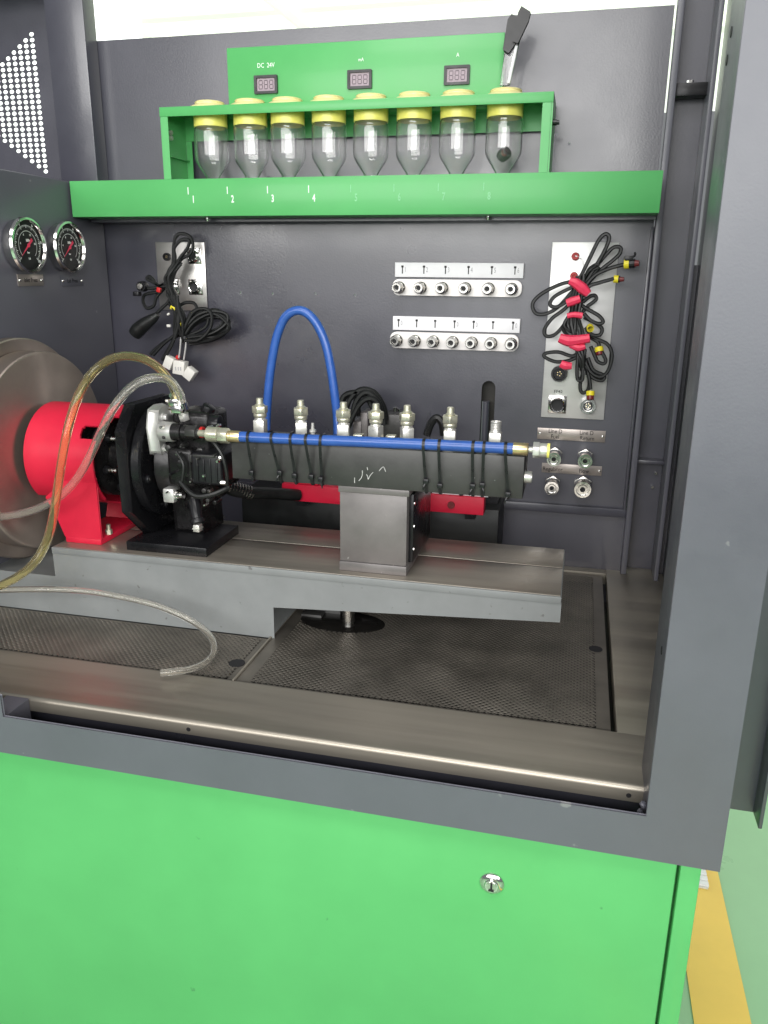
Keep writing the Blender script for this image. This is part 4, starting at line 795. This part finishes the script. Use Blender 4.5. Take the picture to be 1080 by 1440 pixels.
# return barbs with worm clamps on top
for (p0, p1) in (((-0.690, 1.285, -0.240), (-0.682, 1.272, -0.205)), ((-0.662, 1.262, -0.250), (-0.668, 1.255, -0.214))):
    p0, p1 = Vector(p0), Vector(p1); d = (p1-p0).normalized()
    b = MB(); b.hexa(p0, p0 + d*.012, .0095); b.cyl(p0 + d*.012, p1, .006, n=12); br = b.build('hose_barb', 'zinc_white', pm, bevel=.0005)
    b = MB(); b.cyl(p1 - d*.018, p1 - d*.005, .0125, n=18); b.box(p1.x-.006, p1.x+.012, p1.y-.020, p1.y-.011, p1.z-.020, p1.z-.008, .001); b.cyl(p1 + Vector((-.012, -.015, -.012)), p1 + Vector((.016, -.017, -.016)), .0038, n=8); b.build('hose_clamp', 'chrome', br)

# ================================================================== rail on its stand
st = empty('rail_stand', (-0.31, 1.325, -0.486)); tag(st, 'grey steel block stand carrying the rail in the middle of the bed', 'stand')
b = MB(); b.box(-0.369, -0.2545, 1.222, 1.41, -0.469, -0.348, .0012); b.build('block', 'block_steel', st)
b = MB(); b.box(-0.370, -0.2535, 1.220, 1.432, -0.4858, -0.4695, .001); b.build('foot', 'block_steel', st)
b = MB(); b.box(-0.3705, -0.2505, 1.2185, 1.41, -0.3475, -0.3365, .001); b.build('cap_plate', 'block_steel', st)
b = MB(); b.box(-0.2543, -0.2470, 1.24, 1.40, -0.468, -0.349, .001); b.build('side_plate', 'black_metal', st)
b = MB()
for z in (-.365, -.405, -.445): b.cyl((-0.2470, 1.245, z), (-0.2455, 1.245, z), .003, n=8)
b.build('side_screws', 'chrome', st)
rl = empty('fuel_rail', (-0.31, 1.257, -0.336)); tag(rl, 'long dark grey steel common rail block with a row of zinc fittings', 'fuel rail')
b = MB(); b.box(-0.556, -0.0695, 1.2145, 1.300, -0.336, -0.2685, .0012); blkr = b.build('rail_block', 'rail_steel', rl)
def fitting(x, y, tall):
    b = MB(); b.box(-.0095, .0095, -.0095, .0095, 0, .027, .0012); b.lathe([(.010, .027), (.0085, .030), (.0085, .032)], (0, 0, 0), 'Z', 14)
    f = b.build('rail_fitting', 'zinc_white', rl, local=True); f.location = Vector((x, y, -0.2683)) - WLOC[rl]
    if tall:
        b = MB(); b.lathe([(0, .0305), (.0102, .0305), (.0112, .0325), (.0112, .037), (.0100, .0385)], (0, 0, 0), 'Z', 18); b.hexa((0, 0, .0385), (0, 0, .0505), .0135); b.build('nut', 'zinc', f, local=True, bevel=.0009)
        b = MB(); b.lathe([(0, .0505), (.0075, .0505), (.0085, .052), (.0060, .0545), (.0058, .0625), (.0050, .0635), (0, .0635)], (0, 0, 0), 'Z', 14); b.build('stem', 'zinc', f, local=True)
    else:
        b = MB(); b.lathe([(.0085, .030)] + [(.0088 - .0006*(k % 2), .030 + .0012*k) for k in range(1, 11)] + [(.0085, .0445), (.006, .0445), (.0055, .04), (0, .04)], (0, 0, 0), 'Z', 18); b.build('threaded_stub', 'zinc_white', f, local=True)
    return f
for i, x in enumerate((-0.521, -0.4475, -0.373, -0.3175, -0.265, -0.194)):
    f = fitting(x, 1.26, True); f.rotation_euler = (0, 0, (0.0, 0.35, 0.15, -.3, .5, .1)[i])
fitting(-0.1205, 1.26, False)
b = MB(); b.lathe([(0, 0), (.004, 0), (.004, .01), (.006, .011), (.006, .014), (.003, .016), (.0025, .026), (0, .026)], (-0.427, 1.26, -0.2684), 'Z', 10); b.build('bleed_nipple', 'zinc_white', rl)
b = MB(); b.lathe([(0, 0), (.0095, 0), (.0095, .008), (.0088, .0115), (.006, .012), (.005, .009), (0, .009)], (-0.0693, 1.235, -0.305), 'X', 20); b.build('end_plug', 'zinc_white', rl)
for x, y0 in ((-0.352, 1.278), (-0.297, 1.285)):
    b = MB(); b.box(x-.008, x+.008, y0-.008, y0+.008, -0.2683, -0.2605, .001); b.build('clamp_lug', 'zinc', rl)
for p in ([(-0.328,1.214,-0.307),(-0.328,1.214,-0.314),(-0.33,1.214,-0.32),(-0.334,1.214,-0.325)], [(-0.321,1.214,-0.313),(-0.319,1.214,-0.317),(-0.318,1.214,-0.321),(-0.315,1.214,-0.315),(-0.31,1.214,-0.309)], [(-0.3,1.214,-0.306),(-0.293,1.214,-0.299),(-0.289,1.214,-0.307)], [(-0.341,1.214,-0.32),(-0.341,1.214,-0.329)], [(-0.32,1.214,-0.301),(-0.319,1.214,-0.306)]):
    b = MB(); b.tube(p, 0.0007, n=5, flat=0.3); b.build('chalk_mark', 'chalk', blkr)

# blue hose tied along the rail
bh = empty('blue_hose', (-0.31, 1.204, -0.27)); tag(bh, 'straight blue hose with brass ends strapped along the front of the rail', 'hose')
b = MB(); b.tube([(-0.536, 1.2045, -0.2612), (-0.42, 1.204, -0.2595), (-0.31, 1.2035, -0.2572), (-0.20, 1.204, -0.2555), (-0.087, 1.2045, -0.2545)], .0088, n=16); b.build('hose', 'blue_hose', bh)
b = MB(); b.lathe([(.0086, 0), (.0096, .0005), (.0096, .019), (.0088, .021), (.006, .021)], (-0.555, 1.2045, -0.2613), 'X', 18); b.lathe([(.0096, 0), (.0099, .001), (.0096, .002)], (-0.55, 1.2045, -0.2613), 'X', 18); b.build('ferrule', 'brass', bh)
b = MB(); b.hexa((-0.572, 1.2055, -0.2612), (-0.5545, 1.2048, -0.2612), .0135); b.build('hose_nut', 'zinc', bh, bevel=.001)
b = MB(); b.lathe([(.0085, 0), (.012, .002), (.0125, .006), (.0125, .022), (.010, .024)], (-0.5965, 1.208, -0.2608), 'X', 20); b.cyl((-0.611, 1.212, -0.2608), (-0.596, 1.208, -0.2608), .006, n=12); b.build('end_sleeve', 'zinc', bh)
b = MB(); b.lathe([(.0086, 0), (.0097, .0005), (.0097, .0215), (.0088, .023), (.005, .023)], (-0.0875, 1.2045, -0.2545), 'X', 18); b.build('ferrule', 'brass', bh)
b = MB(); b.cyl((-0.0645, 1.2045, -0.2545), (-0.057, 1.2045, -0.2545), .0045, n=12); b.hexa((-0.0575, 1.2045, -0.2545), (-0.047, 1.2045, -0.2545), .0125); b.cyl((-0.047, 1.2045, -0.2545), (-0.036, 1.2045, -0.2545), .0108, n=20); b.build('hose_nut', 'zinc_white', bh, bevel=.0008)
b = MB(); b.cyl((-0.0362, 1.2045, -0.2545), (-0.0325, 1.2045, -0.2545), .0112, n=20); b.build('protective_cap', 'collar_yellow', bh)
# zip ties
ties = [(-0.518, -0.518), (-0.477, -0.468), (-0.444, -0.442), (-0.418, -0.413), (-0.393, -0.397), (-0.225, -0.2215), (-0.2005, -0.199), (-0.148, -0.147), (-0.131, -0.132), (-0.0985, -0.0915)]
desc = ['second fitting', 'nut']
tl_ = ['black zip tie round the rail next to the brass ferrule beside the pump', 'slanting black zip tie round the rail between the first two fittings', 'thicker looking black zip tie just before the second rail fitting', 'black zip tie just after the bleed nipple on the rail', 'black zip tie just before the third rail fitting', 'black zip tie between the fifth and sixth fittings, closer to the stand', 'black zip tie right beside the sixth fitting', 'black zip tie midway between the sixth fitting and the short threaded one', 'black zip tie just before the short threaded fitting', 'black zip tie at the free end of the rail by the yellow-capped hose end']
for k, (xt, xb) in enumerate(ties):
    hz = -0.2612 + (xt + 0.536)*0.0149
    hc = Vector((xt, 1.204, hz)); loop = [(1.2135, -0.337), (1.2105, -0.33), (1.2085, -0.31), (1.2015, -0.288), (1.1957, hz - .007), (1.1943, hz), (1.1972, hz + .0068), (1.204, hz + .0098), (1.2115, hz + .0068), (1.222, -0.2672), (1.26, -0.2672), (1.3008, -0.2672), (1.3014, -0.30), (1.3008, -0.3373), (1.26, -0.3373)]
    w = .0023; vs = []; fs = []; m = len(loop)
    for i, (y, z) in enumerate(loop):
        t = min(1, max(0, (hz - z)/(hz + 0.335))) if y < 1.215 else (1 if z < -0.3 else 0)
        x = xt*(1-t) + xb*t
        n_ = Vector((0, y-1.25, z+.30)).normalized()*0.0009
        for sx in (-1, 1): vs.append((x + sx*w, y, z)); vs.append((x + sx*w, y + n_.y, z + n_.z))
    for i in range(m):
        j = (i+1) % m
        for a, c in ((0, 1), (1, 3), (3, 2), (2, 0)): fs.append((4*i+a, 4*i+c, 4*j+c, 4*j+a))
    zt_ = empty('zip_tie', (xb, 1.21, -0.338)); tag(zt_, tl_[k], 'zip tie', 'zip ties round the rail')
    b = MB(); b._add(vs, fs); b.build('strap', 'black_plastic', zt_, smooth=50)
    hzz = -0.322 - 0.006*(k in (2, 4, 9)) + 0.003*(k % 3)
    b = MB(); b.box(xb-.0042, xb+.0042, 1.2035, 1.2105, hzz-.004, hzz+.004, .001); b.build('head', 'black_plastic', zt_)
    if k not in (3, 6): b = MB(); b.tube([(xb, 1.205, hzz-.002), (xb+.003*(-1)**k, 1.2025, hzz-.008), (xb+.004*(-1)**k, 1.203, hzz-.014)], .0014, n=5, flat=.5); b.build('tail', 'black_plastic', zt_)

# blue hose loop standing behind the rail
b = MB(); b.tube([(-0.538,1.325,-0.286),(-0.54,1.335,-0.255),(-0.533,1.335,-0.191),(-0.524,1.335,-0.141),(-0.514,1.335,-0.104),(-0.499,1.335,-0.075),(-0.478,1.335,-0.063),(-0.458,1.335,-0.068),(-0.44,1.335,-0.088),(-0.426,1.335,-0.12),(-0.417,1.335,-0.162),(-0.411,1.335,-0.205),(-0.407,1.335,-0.242),(-0.403,1.325,-0.274)], .0078, n=14, res=8); o = b.build('blue_hose', 'blue_hose'); tag(o, 'blue hose arching up in a tall loop behind the rail', 'hose')
# black cable coil and blocks behind the rail
cc = empty('solenoid_valve_block', (-0.37, 1.62, -0.36)); tag(cc, 'grey valve blocks with a coil of black cables behind the rail fittings', 'valve block')
strands(cc, 'cable', [[(-0.481,1.6,-0.297),(-0.475,1.6,-0.252),(-0.453,1.6,-0.239),(-0.429,1.6,-0.244),(-0.409,1.6,-0.271),(-0.404,1.6,-0.309)], [(-0.452,1.59,-0.297),(-0.444,1.59,-0.258),(-0.423,1.59,-0.236),(-0.399,1.59,-0.247),(-0.386,1.59,-0.273),(-0.382,1.59,-0.3)], [(-0.471,1.6,-0.289),(-0.459,1.6,-0.254),(-0.435,1.6,-0.232),(-0.406,1.6,-0.237),(-0.386,1.6,-0.266),(-0.381,1.6,-0.292)], [(-0.457,1.58,-0.308),(-0.434,1.58,-0.262),(-0.411,1.58,-0.246),(-0.392,1.58,-0.257),(-0.387,1.58,-0.289)], [(-0.481,1.61,-0.314),(-0.483,1.61,-0.276),(-0.469,1.61,-0.247),(-0.45,1.61,-0.252),(-0.442,1.61,-0.29)]], 0.0058)
for q, s_ in (([(-0.453,1.62,-0.299),(-0.432,1.62,-0.332)], 0), ([(-0.388,1.62,-0.281),(-0.349,1.62,-0.321)], 1), ([(-0.437,1.62,-0.28),(-0.421,1.62,-0.328)], 0)):
    (x0, y0, z1), (x1, y1, z0) = q; b = MB(); b.box(x0, x1, 1.60, 1.66, z0 - .03, z1, .002); b.build('block', 'rail_steel' if s_ else 'block_steel', cc)
b = MB(); p = [(-0.366,1.62,-0.278)][0]; b.cyl((p[0], 1.62, p[2]), (p[0], 1.62, p[2]+.009), .005, n=12); b.cyl((p[0]+.008, 1.62, p[2]), (p[0]+.008, 1.62, p[2]+.006), .003, n=8); b.build('block_screw', 'chrome', cc)
b = MB(); b.prism([(-0.292, -0.345), (-0.284, -0.262), (-0.2795, -0.262), (-0.2785, -0.345)], .003, XZ(1.55)); b.build('clear_flap', 'glass', cc)
MB().box(-0.43, -0.27, 1.60, 1.697, -0.40, -0.362).build('bracket', 'paint_dark', cc)
# dark rod standing in the wall slot
b = MB(); b.cyl((-0.188, 1.715, -0.455), (-0.188, 1.715, -0.262), .0085, n=14); o = b.build('slot_rod', 'paint_dark'); tag(o, 'dark upright rod inside the long slot of the back panel', 'rod')
b = MB(); b.tube([(-0.298,1.62,-0.325),(-0.29,1.62,-0.3),(-0.278,1.62,-0.287),(-0.266,1.62,-0.299),(-0.262,1.62,-0.323)], .008); o = b.build('cable_loop', 'black_rubber'); tag(o, 'dark cable loop just left of the sixth rail fitting, behind the rail' if False else 'small dark cable loop rising behind the rail beside the sixth fitting', 'cable')
# red bar behind the stand
rb = empty('red_bar', (-0.37, 1.51, -0.457)); tag(rb, 'red metal bar lying behind the rail stand, partly hidden by it', 'bar')
b = MB(); b.box(-0.578, -0.159, 1.50, 1.535, -0.4545, -0.4185, .002); b.build('bar', 'paint_red', rb)
b = MB(); b.box(-0.548, -0.500, 1.502, 1.53, -0.418, -0.405, .0015); b.build('raised_tab', 'paint_red', rb)
b = MB(); b.box(-0.33, -0.152, 1.505, 1.53, -0.418, -0.4085, .001); b.build('white_strip', 'white_label', rb)
b = MB(); b.lathe([(0, .001), (.004, .001), (.0042, .003), (.0072, .003), (.0076, 0)], (-0.2235, 1.50, -0.4375), '-Y', 18); b.build('socket_screw', 'wire_dark_red', rb)
for x in (-0.268, -0.205): MB().cyl((x, 1.5049, -0.413), (x, 1.5035, -0.413), .0055, n=12).build('strip_hole', 'ink_black', rb)
b = MB(); b.cyl((-0.152, 1.517, -0.4135), (-0.139, 1.517, -0.4135), .0035, n=10); b.build('strip_pin', 'zinc_white', rb)
for x in (-0.55, -0.19): MB().box(x - .01, x + .01, 1.536, 1.5695, -0.475, -0.44).build('bracket', 'black_metal', rb)
# spring-guarded black hose from pump towards the bar
sp = empty('spring_hose', (-0.55, 1.40, -0.42)); tag(sp, 'black hose with bright spring guard running from the pump behind the rail', 'hose')
pth = [(-0.646,1.36,-0.391),(-0.629,1.38,-0.406),(-0.609,1.41,-0.417),(-0.584,1.45,-0.427),(-0.541,1.5,-0.441)]
b = MB(); b.tube(pth, .012, n=14); b.build('hose', 'black_rubber', sp)
b = MB(); hp = []
P0, P1 = Vector(pth[0]), Vector(pth[2]); d = (P1-P0); u_ = d.cross(Vector((0, 0, 1))).normalized(); w_ = u_.cross(d.normalized())
for k in range(10*12 + 1):
    a = 2*PI*k/12; hp.append(P0 + d*(k/120*1.0) + u_*.0132*math.cos(a) + w_*.0132*math.sin(a))
b.tube(hp, .0013, n=5, smooth=False); b.build('spring_guard', 'nickel', sp)
b = MB(); b.cyl(P0 - d.normalized()*.02, P0, .011, n=12); b.build('end_fitting', 'brass', sp)
MB().lathe([(0, .001), (.0035, .0005), (.0045, -.001)], (-0.655, 1.698, -0.515), '-Y', 10).build('wall_rivet', 'chrome', cab)
# black slanting bracket right of the rail
b = MB(); b.prism([(-0.185, -0.40), (-0.125, -0.40), (-0.150, -0.478), (-0.178, -0.478)], .05, XZ(1.62)); o = b.build('black_bracket', 'black_metal', bevel=.001); tag(o, 'black tapered bracket on the back panel beyond the free end of the rail', 'bracket')

# ================================================================== clear hoses
def hollow(name, path, r, ri, m, label, res=10, fluid=None):
    b = MB(); b.tube(path, r, n=16, res=res, cap=False); nb = len(b.bm.verts)
    b.tube(path, ri, n=16, res=res, cap=False, flip=True)
    b.bm.verts.ensure_lookup_table(); vs = list(b.bm.verts); m2 = nb
    for base in (0, nb-16):
        for k in range(16):
            try: b.bm.faces.new((vs[base+k], vs[base+(k+1) % 16], vs[m2+base+(k+1) % 16], vs[m2+base+k]))
            except ValueError: pass
    o = b.build(name, m, smooth=60); tag(o, label, 'hose'); return o
ya = [(-0.991,1.1,-0.552),(-0.951,1.1,-0.529),(-0.913,1.1,-0.508),(-0.884,1.11,-0.483),(-0.865,1.125,-0.446),(-0.849,1.13,-0.397),(-0.832,1.13,-0.337),(-0.814,1.13,-0.276),(-0.804,1.14,-0.233),(-0.792,1.15,-0.197),(-0.779,1.17,-0.165),(-0.764,1.195,-0.145),(-0.744,1.22,-0.138),(-0.723,1.245,-0.145),(-0.702,1.26,-0.164),(-0.686,1.27,-0.193),(-0.681,1.275,-0.222)]
hollow('amber_hose', ya, .0076, .0054, 'amber_pvc', 'amber tinted clear hose arching in front of the red guard down past the bed')
yc = [(-1.021,1.16,-0.429),(-0.987,1.165,-0.425),(-0.946,1.17,-0.417),(-0.904,1.175,-0.402),(-0.869,1.18,-0.381),(-0.84,1.185,-0.353),(-0.81,1.185,-0.313),(-0.783,1.185,-0.268),(-0.763,1.19,-0.232),(-0.743,1.2,-0.203),(-0.722,1.215,-0.182),(-0.699,1.23,-0.174),(-0.679,1.245,-0.179),(-0.667,1.255,-0.201),(-0.662,1.26,-0.226)]
hollow('clear_hose', yc, .0074, .0052, 'clear_pvc', 'colourless clear hose crossing behind the amber hose over the red guard')
ys = [(-0.596,1.005,-0.6),(-0.577,1.012,-0.599),(-0.556,1.03,-0.6),(-0.544,1.055,-0.6),(-0.544,1.085,-0.596),(-0.56,1.11,-0.585),(-0.589,1.125,-0.573),(-0.627,1.13,-0.559),(-0.675,1.13,-0.546),(-0.732,1.125,-0.536),(-0.797,1.12,-0.53),(-0.874,1.11,-0.531),(-0.952,1.1,-0.537),(-0.988,1.09,-0.541)]
hollow('thin_clear_tube', ys, .0055, .0037, 'clear_pvc', 'thin clear tube curling before the bed, its cut end on the rim')

# ------------------------------------------------------------------ lift everything from eye-level heights to floor heights
for o in list(bpy.data.objects):
    if o.parent is None and o.type in {'MESH', 'EMPTY'}: o.location.z += EYE
